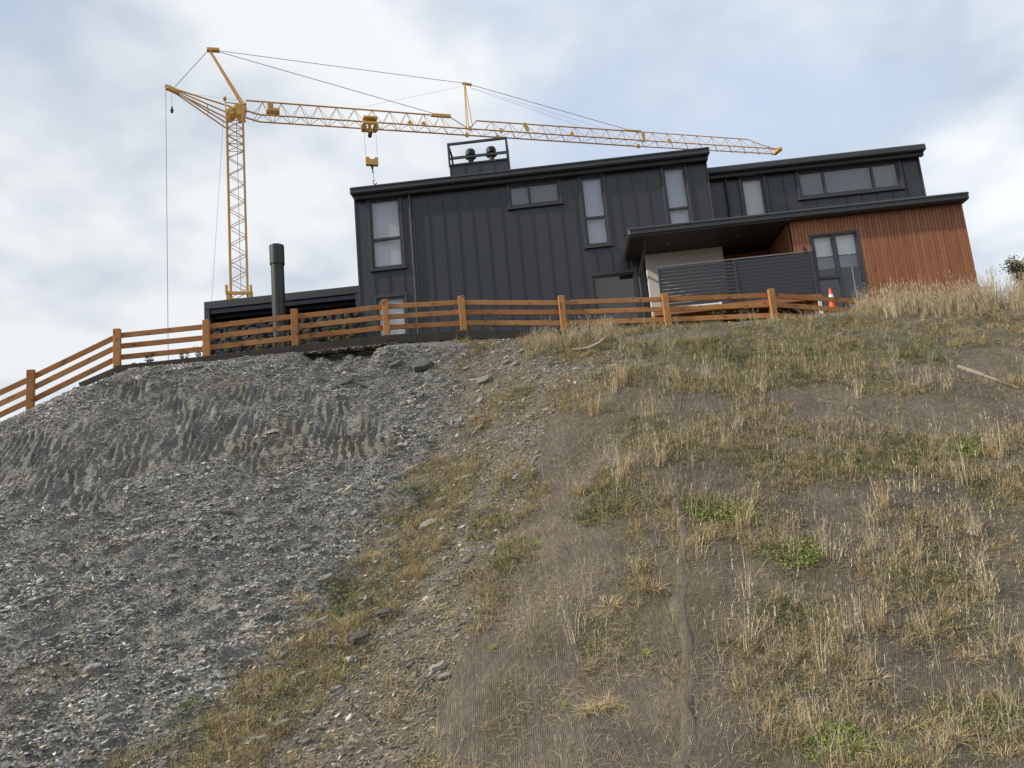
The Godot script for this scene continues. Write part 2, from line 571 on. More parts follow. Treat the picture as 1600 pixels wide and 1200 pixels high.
# a strip of matting between two edges given as [distance, x] lists
func matting(called: String, label: String, left: Array, right: Array, d0: float, d1: float, lift: float, turn: float, tone: float, far_edge := []) -> void:
	var rows := int((d1 - d0) / 0.07)
	var cols := 90
	var st := ST()
	var pts := []
	for j in rows + 1:
		var d := lerpf(d0, d1, j / float(rows))
		var xl := interp(left, d) + n_mid.get_noise_1d(d * 1.3 + lift * 90.0) * 0.09
		var xr := interp(right, d) + n_mid.get_noise_1d(d * 1.1 + 20.0 + lift * 90.0) * 0.09
		for i in cols + 1:
			var t := i / float(cols)
			var x := lerpf(xl, xr, t)
			var dd := d
			if far_edge.size():
				dd = minf(d, interp(far_edge, x) + n_mid.get_noise_1d(x * 1.2) * 0.10)
			var wr := 0.018 * n_mid.get_noise_2d(x * 1.6 + lift * 300.0, dd * 0.8) + 0.010 * n_fine.get_noise_2d(x * 0.8, dd * 0.5)
			var hem := minf(t, 1.0 - t) * (xr - xl)
			var curl := 0.03 * (1.0 - smoothstep(0.0, 0.10, hem)) * (0.4 + n_mid.get_noise_1d(d * 2.0 + 4.0))
			pts.append(Vector3(x, hill_rough(x, dd) + lift + wr + curl, -dd))
	var uv := func(p: Vector3) -> Vector2:
		return Vector2(p.x, -p.z * 1.2).rotated(turn)
	var vcol := func(p: Vector3) -> Color:
		var k := tone * (0.92 + 0.30 * n_big.get_noise_2d(p.x * 1.4 + 3.0, p.z * 1.4) + 0.2 * n_mid.get_noise_2d(p.x, p.z))
		var g := smoothstep(0.0, 0.5, n_mid.get_noise_2d(p.x * 0.4 + 60.0, p.z * 0.4)) * 0.5
		return (Color(1.0, 1.0, 1.0) * k).lerp(Color(0.78, 0.80, 0.50) * k, g)
	var W := cols + 1
	for j in rows + 1:
		for i in W:
			var p: Vector3 = pts[j * W + i]
			var c: Color = vcol.call(p)
			c.a = 1.0
			st.set_color(c)
			st.set_uv(uv.call(p))
			st.add_vertex(p)
	for j in rows:
		for i in cols:
			var a := j * W + i
			for k in [a, a + W, a + 1, a + 1, a + W, a + W + 1]: st.add_index(k)
	# the thickness of the hems
	var base := W * (rows + 1)
	var nb := 0
	for edge in [0, cols]:
		for j in rows + 1:
			for low in 2:
				var p: Vector3 = pts[j * W + edge]
				var c: Color = vcol.call(p)
				c.a = 1.0
				st.set_color(c)
				st.set_uv(uv.call(p) + Vector2(low * 0.02, 0))
				st.add_vertex(p - Vector3(0, 0.05 * low, 0))
			if j:
				var q := base + nb + j * 2
				for k in [q - 2, q - 1, q, q, q - 1, q + 1]: st.add_index(k)
		nb += (rows + 1) * 2
	st.generate_normals()
	st.generate_tangents()
	tag(part(st, called, M.jute, self), label, "matting", "strips of erosion matting")


# a rolled or folded edge of matting: a low rounded ridge along a line of [x, distance]
func hem(called: String, label: String, line: Array, wide: float, high: float) -> void:
	var st := ST()
	var n := 0
	var steps := 0
	for i in line.size() - 1: steps += int(Vector2(line[i][0], line[i][1]).distance_to(Vector2(line[i + 1][0], line[i + 1][1])) / 0.06)
	var W := 9
	for k in steps + 1:
		var t := k / float(steps) * (line.size() - 1)
		var i := mini(int(t), line.size() - 2)
		var a := Vector2(line[i][0], line[i][1])
		var b := Vector2(line[i + 1][0], line[i + 1][1])
		var p := a.lerp(b, t - i)
		var side := (b - a).normalized().orthogonal()
		p += side * n_mid.get_noise_1d(k * 0.05) * 0.08
		var wd := wide * (1.0 + 0.5 * n_mid.get_noise_1d(k * 0.09 + 30.0))
		for j in W:
			var u := j / float(W - 1) * 2.0 - 1.0
			var q := p + side * u * wd * 0.5
			var y := hill_rough(q.x, q.y) + 0.035 + (high * (1.0 - u * u) * (1.0 + 0.8 * n_mid.get_noise_1d(k * 0.12)) - 0.03 * u * u) + 0.008 * n_fine.get_noise_2d(k * 0.1, j)
			st.set_color(Color(0.98, 0.98, 0.98))
			st.set_uv(Vector2(u * wd * 0.6, k * 0.06))
			st.add_vertex(Vector3(q.x, y, -q.y))
	for k in steps:
		for j in W - 1:
			var a := k * W + j
			for v in [a, a + W, a + 1, a + 1, a + W, a + W + 1]: st.add_index(v)
	st.generate_normals()
	st.generate_tangents()
	tag(part(st, called, M.jute, self), label, "matting", "folded hems of the matting")


# ---------------------------------------------------------------- stones
func slab_mesh(sd: int, n := 7, flat := 0.28) -> ArrayMesh:
	var r := RandomNumberGenerator.new()
	r.seed = sd
	var st := ST()
	var top := []
	var bot := []
	var mid := []
	for i in n:
		var a := TAU * (i + r.randf_range(-0.3, 0.3)) / n
		var rad := r.randf_range(0.36, 0.55)
		var p := Vector3(cos(a) * rad, 0, sin(a) * rad * 0.62)
		mid.append(p + Vector3(0, r.randf_range(-0.06, 0.06), 0))
		top.append(p * r.randf_range(0.72, 0.93) + Vector3(0, flat * r.randf_range(0.38, 0.6), 0))
		bot.append(p * 0.7 - Vector3(0, flat * 0.5, 0))
	var ct := Vector3(0, flat * 0.56, 0)
	for i in n:
		var j := (i + 1) % n
		tri(st, ct, top[i], top[j], Vector3.UP)
		var o: Vector3 = mid[i] + mid[j]
		quad(st, top[i], top[j], mid[j], mid[i], o)
		quad(st, mid[i], mid[j], bot[j], bot[i], o)
	return st.commit()


func bedded(x: float, d: float, loose: float) -> Basis:
	var n := slope_normal(x, d)
	n = (n + Vector3(gauss(), gauss(), gauss()) * loose).normalized()
	var along := Vector3(0.90, 0.0, -0.43)
	along = along.rotated(Vector3.UP, gauss() * 0.45 * (0.4 + loose))
	along = (along - n * along.dot(n)).normalized()
	return Basis(along, n, along.cross(n))


func scatter(called: String, label: String, category: String, mesh: Mesh, m: Material, xf: Array, cols: Array) -> void:
	var mm := MultiMesh.new()
	mm.transform_format = MultiMesh.TRANSFORM_3D
	mm.use_colors = true
	mm.mesh = mesh
	mm.instance_count = xf.size()
	for i in xf.size():
		mm.set_instance_transform(i, xf[i])
		mm.set_instance_color(i, cols[i])
	var o := MultiMeshInstance3D.new()
	o.multimesh = mm
	o.material_override = m
	o.name = numbered(called)
	add_child(o)
	tag(o, label, category, "", "stuff")


func build_rubble() -> void:
	var meshes := []
	for i in 5: meshes.append(slab_mesh(100 + i, 6 + i % 3, 0.22 + 0.06 * i))
	var xf := [[], [], [], [], []]
	var cl := [[], [], [], [], []]
	# schist flakes on the cut face
	var done := 0
	while done < 140000:
		var d := rng.randf_range(8.6, 21.5)
		var x := rng.randf_range(-15.5, 0.0)
		if x < -0.86 * d * 0.68 - 2.5: continue
		var r := rockiness(x, d)
		if rng.randf() > r: continue
		var cl_w := claw(x, d).x
		if rng.randf() < cl_w * 0.5: continue
		done += 1
		var lump := n_mid.get_noise_2d(x * 0.45 + 80.0, d * 0.8)
		var size := 0.0235 * exp(gauss() * 0.42) * (1.0 + 0.7 * maxf(lump, -0.5))
		if d < 14.0: size *= 0.95
		size = clampf(size * (1.0 - 0.4 * cl_w), 0.013, 0.17)
		var p := ground_at(x, d)
		var b := bedded(x, d, 0.55)
		var sc := Vector3(rng.randf_range(1.1, 2.6), rng.randf_range(1.0, 2.6), rng.randf_range(0.7, 1.2)) * size
		var k := rng.randi() % 5
		xf[k].append(Transform3D(b.scaled_local(sc), p + b.y * size * 0.06))
		var t := 0.245 * exp(gauss() * 0.44) * (1.0 + 0.35 * lump)
		var c := Color(t * 1.01, t, t * 0.92)
		if rng.randf() < 0.10: c = Color(t * 0.94, t * 0.99, t * 0.94)
		if rng.randf() < 0.16: c = Color(t * 1.2, t * 1.02, t * 0.78)
		if rng.randf() < 0.005: c = Color(0.40, 0.38, 0.33)
		cl[k].append(c)
	for k in 5: scatter("schist_rubble", "loose grey schist flakes covering the bare cut face", "rubble", meshes[k], M.stone, xf[k], cl[k])
	# brown gravel between the cut face and the matting, and along the foot and crest
	xf = [[], []]
	cl = [[], []]
	done = 0
	while done < 21000:
		var d := rng.randf_range(8.4, 22.0)
		var x := rng.randf_range(-6.5, 3.2) if rng.randf() < 0.88 else rng.randf_range(0.0, 12.0)
		var w := (1.0 - rockiness(x, d) * 0.85) * (1.0 - in_matting(x, d))
		if d < 9.0 and x > 2.0: w = 0.6
		if rng.randf() > w: continue
		done += 1
		var size := clampf(0.036 * exp(gauss() * 0.45), 0.015, 0.16)
		var p := ground_at(x, d)
		var b := bedded(x, d, 0.4)
		var k := rng.randi() % 2
		xf[k].append(Transform3D(b.scaled_local(Vector3(rng.randf_range(1.0, 1.9), rng.randf_range(0.7, 1.6), 1.0) * size), p + b.y * size * 0.05))
		var t := 0.20 * exp(gauss() * 0.4)
		cl[k].append(Color(t * 1.1, t * 0.95, t * 0.70) if rng.randf() < 0.5 else Color(t, t * 0.98, t * 0.88))
	for k in 2: scatter("brown_gravel", "brown stony gravel between the grey cut face and the matting", "gravel", meshes[k + 2], M.stone, xf[k], cl[k])
	# stones that stand out one by one
	var big := slab_mesh(301, 9, 0.34)
	var big2 := slab_mesh(302, 8, 0.42)
	var pale := [[-0.71, 19.76, 0.42], [-0.12, 20.4, 0.24], [-0.84, 18.97, 0.26], [-1.78, 14.58, 0.34], [-3.4, 13.22, 0.3], [-1.08, 15.69, 0.22], [0.13, 20.19, 0.22], [-1.58, 15.27, 0.22], [-3.55, 10.19, 0.22], [-3.36, 10.49, 0.2], [-1.37, 11.12, 0.24], [-1.27, 10.98, 0.16], [-0.68, 16.96, 0.2], [-0.83, 17.65, 0.2], [-1.2, 20.5, 0.2], [0.35, 20.9, 0.2]]
	for i in pale.size():
		var a: Array = pale[i]
		stone(big if i % 2 else big2, a[0], a[1], a[2], Color(0.42, 0.39, 0.32) * rng.randf_range(0.75, 1.1), "flat_stone", "pale flat stone lying on the brown gravel " + ("just below the fence" if a[1] > 19.5 else ("beside the matting edge" if a[0] > interp(MAT_EDGE, a[1]) - 1.3 else "next to the grey rubble")), "pale stones on the gravel")
	for a in [[-5.19, 14.87, 0.28], [-4.68, 16.97, 0.22], [-4.94, 11.49, 0.3], [-2.38, 16.67, 0.2], [-3.2, 18.47, 0.24], [-5.6, 14.75, 0.24], [-5.02, 12.67, 0.26], [-7.1, 13.3, 0.24], [-6.3, 11.4, 0.22], [-5.7, 10.6, 0.2], [-7.6, 15.3, 0.22], [-2.9, 15.9, 0.2], [-4.0, 14.2, 0.22]]:
		stone(big, a[0], a[1], a[2], Color(0.33, 0.33, 0.31) * rng.randf_range(0.8, 1.1), "schist_slab", "light grey schist slab lying on the dark rubble face " + ("under the claw marks" if a[1] > 14.5 else "near its foot"), "slabs on the cut face")
	for a in [[-2.42, 20.74, 0.6], [-3.14, 20.72, 0.42], [-4.45, 20.2, 0.45], [-2.64, 12.0, 0.34], [-2.32, 12.45, 0.28]]:
		stone(big2, a[0], a[1], a[2], Color(0.15, 0.15, 0.13), "rock_outcrop", "dark rock block half buried in the cut slope " + ("below the edging boards" if a[1] > 19.0 else "among the yellowed grass"), "dark rock blocks in the slope")


func stone(mesh: Mesh, x: float, d: float, size: float, c: Color, called: String, label: String, group: String) -> void:
	var b := bedded(x, d, 0.12)
	var o := MeshInstance3D.new()
	var st := SurfaceTool.new()
	st.create_from(mesh, 0)
	var arr := st.commit_to_arrays()
	var cols := PackedColorArray()
	c.a = 1.0
	for i in arr[Mesh.ARRAY_VERTEX].size(): cols.append(c)
	arr[Mesh.ARRAY_COLOR] = cols
	var am := ArrayMesh.new()
	am.add_surface_from_arrays(Mesh.PRIMITIVE_TRIANGLES, arr)
	am.surface_set_material(0, M.stone_tex)
	o.mesh = am
	o.name = numbered(called)
	add_child(o)
	o.transform = Transform3D(b.scaled_local(Vector3(1.25, 1.0, 1.0) * size), ground_at(x, d) + b.y * size * 0.08)
	tag(o, label, "stone", group)


# ---------------------------------------------------------------- plants
func blade(st: SurfaceTool, p: Vector3, dir: Vector3, h: float, w: float, bend: float, c: Color, segs := 3) -> void:
	var side := dir.cross(Vector3.UP).normalized().rotated(Vector3.UP, rng.randf_range(-0.8, 0.8))
	var pr := p - side * w
	var pl := p + side * w
	var n := dir.normalized()
	for i in range(1, segs + 1):
		var t := i / float(segs)
		var c0 := p + Vector3.UP * h * (t - bend * 0.55 * t * t) + dir * h * bend * t * t
		var ww := w * (1.0 - t * 0.9)
		var a := c0 - side * ww
		var b := c0 + side * ww
		st.set_color(c)
		tri(st, pr, pl, b if i < segs else c0, n)
		if i < segs: tri(st, pr, b, a, n)
		pr = a
		pl = b


func tuft(n: int, h0: float, h1: float, spread: float, w: float, bend0: float, bend1: float, cols: Array, heads := false) -> ArrayMesh:
	var st := ST()
	for i in n:
		var a := rng.randf() * TAU
		var dir := Vector3(cos(a), 0, sin(a))
		var p := dir * spread * sqrt(rng.randf())
		p.y = -0.02
		var h := rng.randf_range(h0, h1)
		var b := rng.randf_range(bend0, bend1)
		var c: Color = cols[rng.randi() % cols.size()] * rng.randf_range(0.75, 1.2)
		c.a = 1.0
		blade(st, p, dir.rotated(Vector3.UP, rng.randf_range(-0.7, 0.7)), h, w * rng.randf_range(0.7, 1.2), b, c)
		if heads and rng.randf() < 0.5:
			var tip := p + Vector3.UP * h * (1.0 - b * 0.55) + dir * h * b
			for k in 5:
				blade(st, tip - Vector3.UP * 0.025 * k, Vector3(gauss(), 0.2, gauss()).normalized(), 0.045, 0.006, 0.5, c, 2)
	return st.commit()


# low spreading leaves
func herb(n: int, r: float, h: float, leaf: float, cols: Array) -> ArrayMesh:
	var st := ST()
	for i in n:
		var a := rng.randf() * TAU
		var rr := sqrt(rng.randf()) * r
		var p := Vector3(cos(a) * rr, rng.randf() * h * (1.0 - rr / r * 0.6), sin(a) * rr)
		var u := Vector3(gauss(), gauss() * 0.5, gauss()).normalized() * leaf * rng.randf_range(0.6, 1.3)
		var v := u.cross(Vector3(gauss(), 1.0, gauss()).normalized()) * 0.5
		var c: Color = cols[rng.randi() % cols.size()] * rng.randf_range(0.7, 1.25)
		c.a = 1.0
		var nn := u.cross(v).normalized()
		if nn.y < 0: nn = -nn
		st.set_color(c)
		tri(st, p - u, p + v, p + u, nn)
		tri(st, p - u, p + u, p - v, nn)
	return st.commit()


func whereabouts(x: float, d: float) -> String:
	if x < interp(MAT_EDGE, d): return "among the brown gravel"
	if d > 18.5 and x < 4.0: return "near the bleached branch below the fence"
	if d > 15.9 and x < 3.4: return "at the gravel side edge of the matting"
	if d > 15.9 and x < 8.0: return "on the upper matting below the fence"
	if x > 8.0 and d > 13.0: return "near the weathered stick on the open slope"
	if d > 12.8: return "beside the green weeds on the middle slope"
	if x < 2.2: return "on the narrow matting strip"
	if d > 11.3: return "below the green weeds on the wide matting"
	return "near the stony foot of the slope"


func upright(x: float, d: float, tilt: float, s: float) -> Transform3D:
	var n := slope_normal(x, d).lerp(Vector3.UP, 1.0 - tilt).normalized()
	n = (n + Vector3(gauss(), 0, gauss()) * 0.08).normalized()
	var f := Vector3(1, 0, 0).rotated(Vector3.UP, rng.randf() * TAU)
	f = (f - n * f.dot(n)).normalized()
	return Transform3D(Basis(f, n, f.cross(n)).scaled(Vector3.ONE * s), ground_at(x, d) + Vector3.UP * (0.03 if in_matting(x, d) > 0.5 else 0.0))


const BARE := [[0.95, 15.6, 0.75, 1.5], [1.5, 16.0, 0.9, 0.9], [-0.35, 10.3, 1.1, 1.5], [1.0, 9.4, 0.8, 1.1], [0.1, 12.0, 0.6, 0.9], [7.4, 15.9, 1.7, 0.75], [6.5, 16.7, 1.2, 0.5], [2.95, 11.85, 0.7, 0.45], [8.7, 15.6, 1.5, 0.9], [2.1, 11.0, 0.28, 2.4], [3.9, 16.6, 1.0, 0.5], [0.6, 13.6, 0.5, 0.8], [11.0, 17.6, 1.6, 0.9], [4.9, 13.2, 0.7, 0.35]]
const LUSH := [[3.31, 13.02, 0.5], [3.05, 13.2, 0.4], [4.09, 11.91, 0.5], [3.62, 11.95, 0.4], [5.98, 14.04, 0.7], [5.49, 13.99, 0.6], [8.52, 14.52, 0.7], [7.41, 14.3, 0.8], [6.52, 14.18, 0.7], [1.43, 13.98, 0.6], [4.38, 14.4, 0.8], [3.11, 14.95, 0.6], [6.37, 17.59, 1.0], [5.61, 18.78, 1.2], [5.1, 19.71, 1.0], [7.37, 18.14, 1.0], [3.43, 19.74, 0.7], [1.78, 20.08, 0.9], [3.09, 8.88, 0.5], [3.45, 8.52, 0.5], [4.84, 9.13, 0.5], [3.43, 10.65, 0.6], [-3.16, 13.09, 0.4], [-2.98, 12.7, 0.35], [-4.62, 10.73, 0.3], [-2.25, 15.55, 0.4], [-0.69, 14.04, 0.5], [-0.26, 13.0, 0.5], [1.2, 13.4, 0.6], [8.0, 19.2, 1.3], [9.6, 18.4, 0.9], [5.2, 11.4, 0.7], [2.6, 15.6, 0.8]]


# how thickly the slope is grown over, 0..1
func growth(x: float, d: float) -> float:
	var r := rockiness(x, d)
	if r > 0.9: return 0.0
	var g := 0.50 + 0.75 * n_veg.get_noise_2d(x, d * 1.1)
	var to_edge := x - interp(GREY_EDGE, d)
	if in_matting(x, d) < 0.5:
		if d > 18.0 and x > 0.4: g -= 0.06
		elif d < 16.8 and to_edge < 1.7: g += 0.42
		else: g -= 0.12
	for a in LUSH:
		var q: float = Vector2(x - a[0], d - a[1]).length() / a[2]
		if q < 1.0: g += 0.55 * (1.0 - q * q)
	for a in BARE:
		var q: float = Vector2((x - a[0]) / a[2], (d - a[1]) / a[3]).length()
		if q < 1.0: g -= 0.95 * minf(1.0, (1.0 - q) * 2.5)
	return smoothstep(0.30, 0.85, g) * (1.0 - r)


func build_ground_cover() -> void:
	var straw := [Color(0.52, 0.41, 0.235), Color(0.46, 0.34, 0.17), Color(0.60, 0.51, 0.34), Color(0.36, 0.27, 0.14)]
	var fair := [Color(0.50, 0.43, 0.30), Color(0.44, 0.365, 0.235), Color(0.60, 0.535, 0.41), Color(0.34, 0.29, 0.18)]
	var olive := [Color(0.125, 0.145, 0.062), Color(0.19, 0.19, 0.085), Color(0.095, 0.125, 0.055), Color(0.30, 0.265, 0.14)]
	var green := [Color(0.14, 0.19, 0.035), Color(0.21, 0.235, 0.045), Color(0.09, 0.14, 0.035)]
	var short := [tuft(22, 0.05, 0.15, 0.10, 0.0035, 0.3, 1.1, olive + [straw[0]]), tuft(20, 0.06, 0.18, 0.09, 0.0035, 0.2, 1.0, olive + straw)]
	var dry := [tuft(22, 0.10, 0.28, 0.07, 0.0038, 0.2, 1.0, straw + [Color(0.42, 0.34, 0.16)]), tuft(18, 0.12, 0.36, 0.06, 0.0036, 0.1, 0.9, straw + [olive[3]])]
	var low := [herb(60, 0.16, 0.05, 0.014, olive + green), herb(70, 0.14, 0.045, 0.011, [olive[0], olive[1], straw[3]])]
	var lush_mesh := tuft(30, 0.06, 0.22, 0.13, 0.0035, 0.3, 1.1, green + [olive[0], olive[1], olive[2]])
	var fescue := tuft(24, 0.16, 0.42, 0.10, 0.0034, 0.1, 0.7, [Color(0.15, 0.18, 0.09), Color(0.20, 0.22, 0.12), Color(0.11, 0.14, 0.07), Color(0.40, 0.37, 0.25)])
	var single := tuft(5, 0.15, 0.75, 0.12, 0.003, 0.05, 1.1, fair, true)
	var litter := ST()
	for i in 9:
		var a := rng.randf() * TAU
		var p := Vector3(gauss() * 0.12, 0.012 + rng.randf() * 0.02, gauss() * 0.12)
		var u := Vector3(cos(a), rng.randf_range(-0.1, 0.25), sin(a)) * rng.randf_range(0.05, 0.16)
		var w := u.cross(Vector3.UP).normalized() * 0.0021
		var c: Color = [straw[1], straw[3], Color(0.34, 0.28, 0.21), Color(0.24, 0.19, 0.13), Color(0.28, 0.23, 0.16), Color(0.19, 0.15, 0.10)][rng.randi() % 6]
		var m := p + u * 0.5 + Vector3(0, 0.015, 0)
		litter.set_color(c)
		tri(litter, p - w, p + w, m + w, Vector3.UP)
		tri(litter, p - w, m + w, m - w, Vector3.UP)
		tri(litter, m - w, m + w, p + u, Vector3.UP)
	var litter_mesh := litter.commit()
	var sets := {"short0": [[], []], "short1": [[], []], "dry0": [[], []], "dry1": [[], []], "low0": [[], []], "low1": [[], []], "litter": [[], []], "lush": [[], []], "fescue": [[], []], "single": [[], []]}
	var tries := 0
	while tries < 75000:
		tries += 1
		var d := rng.randf_range(8.2, 22.3)
		var x := rng.randf_range(-6.0, 14.5)
		if absf(x) > 0.72 * d + 1.0: continue
		var g := growth(x, d)
		if rng.randf() > g * 0.95 + 0.012: continue
		if rockiness(x, d) > 0.6: continue
		var k := rng.randf()
		var t := rng.randf_range(0.75, 1.25)
		var tint := Color(t * rng.randf_range(0.92, 1.1), t, t * rng.randf_range(0.85, 1.05))
		var lush := n_veg.get_noise_2d(x * 1.7 + 50.0, d * 1.7)
		var called := ""
		if in_matting(x, d) < 0.5 and d < 17.5: k = k * 0.55 if rng.randf() < 0.7 else 0.9
		if k < 0.40: called = "short%d" % (rng.randi() % 2)
		elif k < 0.60: called = "low%d" % (0 if lush > 0.0 else 1)
		elif k < 0.78: called = "litter"
		elif lush < 0.15: called = "dry%d" % (rng.randi() % 2)
		else: called = "short0"
		sets[called][0].append(upright(x, d, 0.85 if called in ["litter", "low0", "low1"] else 0.35, rng.randf_range(0.6, 1.25)))
		sets[called][1].append(tint)
	for a in LUSH:
		for i in int(110.0 * a[2] * a[2]) + 10:
			var x: float = a[0] + gauss() * a[2] * 0.45
			var d: float = a[1] + gauss() * a[2] * 0.35
			var key := "lush" if rng.randf() < 0.6 else "low0"
			sets[key][0].append(upright(x, d, 0.5, rng.randf_range(0.6, 1.2)))
			sets[key][1].append(Color(1, 1, 1) * rng.randf_range(0.75, 1.2))
	for i in 950:
		var x := rng.randf_range(2.8, 10.5)
		var d := rng.randf_range(17.0, 21.6)
		if n_veg.get_noise_2d(x * 1.3 + 20.0, d * 1.3) < -0.05 or (d < 17.8 and x > 7.0): continue
		sets.fescue[0].append(upright(x, d, 0.2, rng.randf_range(0.5, 1.15)))
		sets.fescue[1].append(Color(1, 1, 1) * rng.randf_range(0.75, 1.25))
	for i in 3200:
		var d := rng.randf_range(8.3, 18.5)
		var x := rng.randf_range(-1.5, 12.0)
		if absf(x) > 0.72 * d + 1.0 or in_matting(x, d) < 0.5: continue
		if rng.randf() > 0.12 + 0.9 * growth(x, d): continue
		sets.single[0].append(upright(x, d, 0.15, rng.randf_range(0.5, 1.15)))
		sets.single[1].append(Color(1, 1, 1) * rng.randf_range(0.8, 1.25))
	# litter lies thinly over bare matting and gravel too
	for i in 3500:
		var d := rng.randf_range(8.2, 20.0)
		var x := rng.randf_range(-4.0, 13.0)
		if absf(x) > 0.72 * d + 1.0 or rockiness(x, d) > 0.3: continue
		sets.litter[0].append(upright(x, d, 0.95, rng.randf_range(0.6, 1.4)))
		sets.litter[1].append(Color.WHITE * rng.randf_range(0.7, 1.2))
	scatter("short_grass", "short olive grass creeping over the matting and gravel", "grass", short[0], M.blade, sets.short0[0], sets.short0[1])
	scatter("short_grass", "short olive and straw grass mixed over the slope", "grass", short[1], M.blade, sets.short1[0], sets.short1[1])
	scatter("dry_grass", "small dry straw tufts spread over the slope", "grass", dry[0], M.blade, sets.dry0[0], sets.dry0[1])
	scatter("dry_grass", "thin dry grass spread over the slope", "grass", dry[1], M.blade, sets.dry1[0], sets.dry1[1])
	scatter("low_weeds", "low green weeds growing through the matting", "weeds", low[0], M.blade, sets.low0[0], sets.low0[1])
	scatter("low_weeds", "low brownish weeds growing through the matting", "weeds", low[1], M.blade, sets.low1[0], sets.low1[1])
	scatter("straw_litter", "dead straw and stalks lying on the slope", "litter", litter_mesh, M.blade, sets.litter[0], sets.litter[1])
	scatter("green_grass", "soft green grass in patches on the matting", "grass", lush_mesh, M.blade, sets.lush[0], sets.lush[1])
	scatter("grey_green_grass", "grey green fescue below the fence", "grass", fescue, M.blade, sets.fescue[0], sets.fescue[1])
	scatter("seed_stalks", "thin pale seed stalks standing over the matting", "stalks", single, M.blade, sets.single[0], sets.single[1])
	# long grass along the crest
	var long := [tuft(16, 0.35, 0.85, 0.07, 0.004, 0.03, 0.4, fair, true), tuft(16, 0.22, 0.6, 0.09, 0.004, 0.05, 0.6, fair + [olive[3], olive[1], olive[0]], true)]
	var cx := [[], []]
	var cc := [[], []]
	for i in 2100:
		var u := rng.randf()
		var x := rng.randf_range(8.9, 16.5)
		var d := interp(CREST, x) - absf(gauss()) * 0.7 + 0.25
		var s := rng.randf_range(0.55, 1.0) * (1.0 + 0.6 * n_veg.get_noise_2d(x * 3.0, 40.0))
		if x > 10.4:
			s *= 1.25
			if n_mid.get_noise_2d(x * 0.8, d * 0.8) < -0.12: continue
		elif rng.randf() < 0.8: continue
		else: s *= 0.4
		if u < 0.16:
			x = rng.randf_range(0.4, 3.2)
			d = interp(CREST, x) - rng.randf_range(0.2, 1.9)
			s = rng.randf_range(0.45, 0.75)
		elif u < 0.30:
			x = rng.randf_range(3.2, 9.2)
			d = interp(CREST, x) - rng.randf_range(0.0, 3.6)
			s = rng.randf_range(0.35, 0.7)
			if n_veg.get_noise_2d(x, d) < -0.05: continue
		var k := rng.randi() % 2
		cx[k].append(upright(x, d, 0.1, s))
		cc[k].append(Color(1.05, 1.0, 0.95) * rng.randf_range(0.75, 1.2))
	scatter("crest_grass", "long straw grass with seed heads along the hill crest", "grass", long[0], M.blade, cx[0], cc[0])
	scatter("crest_grass", "long greenish straw grass along the hill crest", "grass", long[1], M.blade, cx[1], cc[1])
	# clumps one can tell apart
	var tall := []
	for i in 6: tall.append(tuft([54, 46, 24, 60, 36, 18][i], [0.15, 0.08, 0.2, 0.12, 0.06, 0.25][i], [0.80, 0.62, 1.0, 0.68, 0.55, 0.9][i], [0.10, 0.12, 0.08, 0.09, 0.12, 0.09][i], 0.0040, 0.02, [0.5, 1.1, 0.6, 0.8, 1.4, 0.9][i], [straw, fair, fair, straw + fair, straw + [olive[3]], fair][i] as Array, true))
	var places := [[1.74, 16.6], [2.01, 16.9], [2.32, 17.38], [2.65, 17.92], [1.85, 16.75], [2.2, 17.1], [2.5, 17.65], [3.1, 19.35], [2.9, 19.6], [3.29, 19.11], [1.83, 13.93], [1.79, 14.14], [1.9, 14.3], [4.56, 17.5], [4.59, 17.83], [5.6, 16.98], [5.82, 17.17], [6.26, 17.34], [3.84, 17.58], [4.49, 11.75], [4.40, 11.8], [5.18, 11.97], [4.06, 10.41], [4.25, 10.45], [4.47, 10.54], [3.9, 10.42], [4.15, 10.5], [2.57, 14.29], [4.98, 17.45], [4.35, 15.3], [3.48, 12.61], [8.83, 16.76], [9.2, 16.88], [9.41, 16.55], [1.48, 20.46], [0.79, 20.8], [1.16, 20.86], [6.86, 12.17], [6.91, 12.1], [6.26, 11.0], [7.02, 12.69], [8.99, 14.17], [8.66, 14.05], [3.19, 10.12], [3.48, 9.96], [5.0, 10.45], [5.58, 10.0], [0.88, 13.39], [2.91, 16.2], [2.56, 15.27], [7.35, 16.38], [3.95, 14.87], [2.54, 11.91], [0.55, 10.91], [5.9, 12.9], [6.6, 13.2], [7.6, 13.4], [5.5, 12.5], [8.2, 13.2], [4.9, 11.2], [5.7, 11.7], [6.5, 11.6], [3.0, 11.1], [2.7, 10.3]]
	var more := 0
	while more < 40:
		var d := rng.randf_range(8.6, 18.0)
		var x := rng.randf_range(0.5, 11.5)
		if absf(x) > 0.68 * d or growth(x, d) < 0.25 + 0.3 * rng.randf(): continue
		places.append([x, d])
		more += 1
	for i in places.size():
		var a: Array = places[i]
		var o := MeshInstance3D.new()
		o.mesh = tall[i % 6]
		o.material_override = M.blade
		o.name = numbered("grass_clump")
		add_child(o)
		o.transform = upright(a[0], a[1], 0.12, rng.randf_range(0.75, 1.3) if i < 64 else rng.randf_range(0.4, 0.8))
		o.rotate_object_local(Vector3(cos(i * 2.4), 0, sin(i * 2.4)), rng.randf_range(0.0, 0.22))
		tag(o, ("tall " if i < 64 else "short ") + ["dense upright", "loose leaning", "thin stalky", "full golden", "low tousled", "sparse pale"][i % 6] + " clump of dry straw grass " + whereabouts(a[0], a[1]), "grass", "tall dry grass clumps on the slope")
	var mound := [tuft(90, 0.12, 0.32, 0.11, 0.0044, 0.5, 1.5, straw + [Color(0.42, 0.28, 0.10)]), tuft(70, 0.10, 0.26, 0.09, 0.0044, 0.6, 1.6, [straw[0], straw[2], Color(0.40, 0.37, 0.12)])]
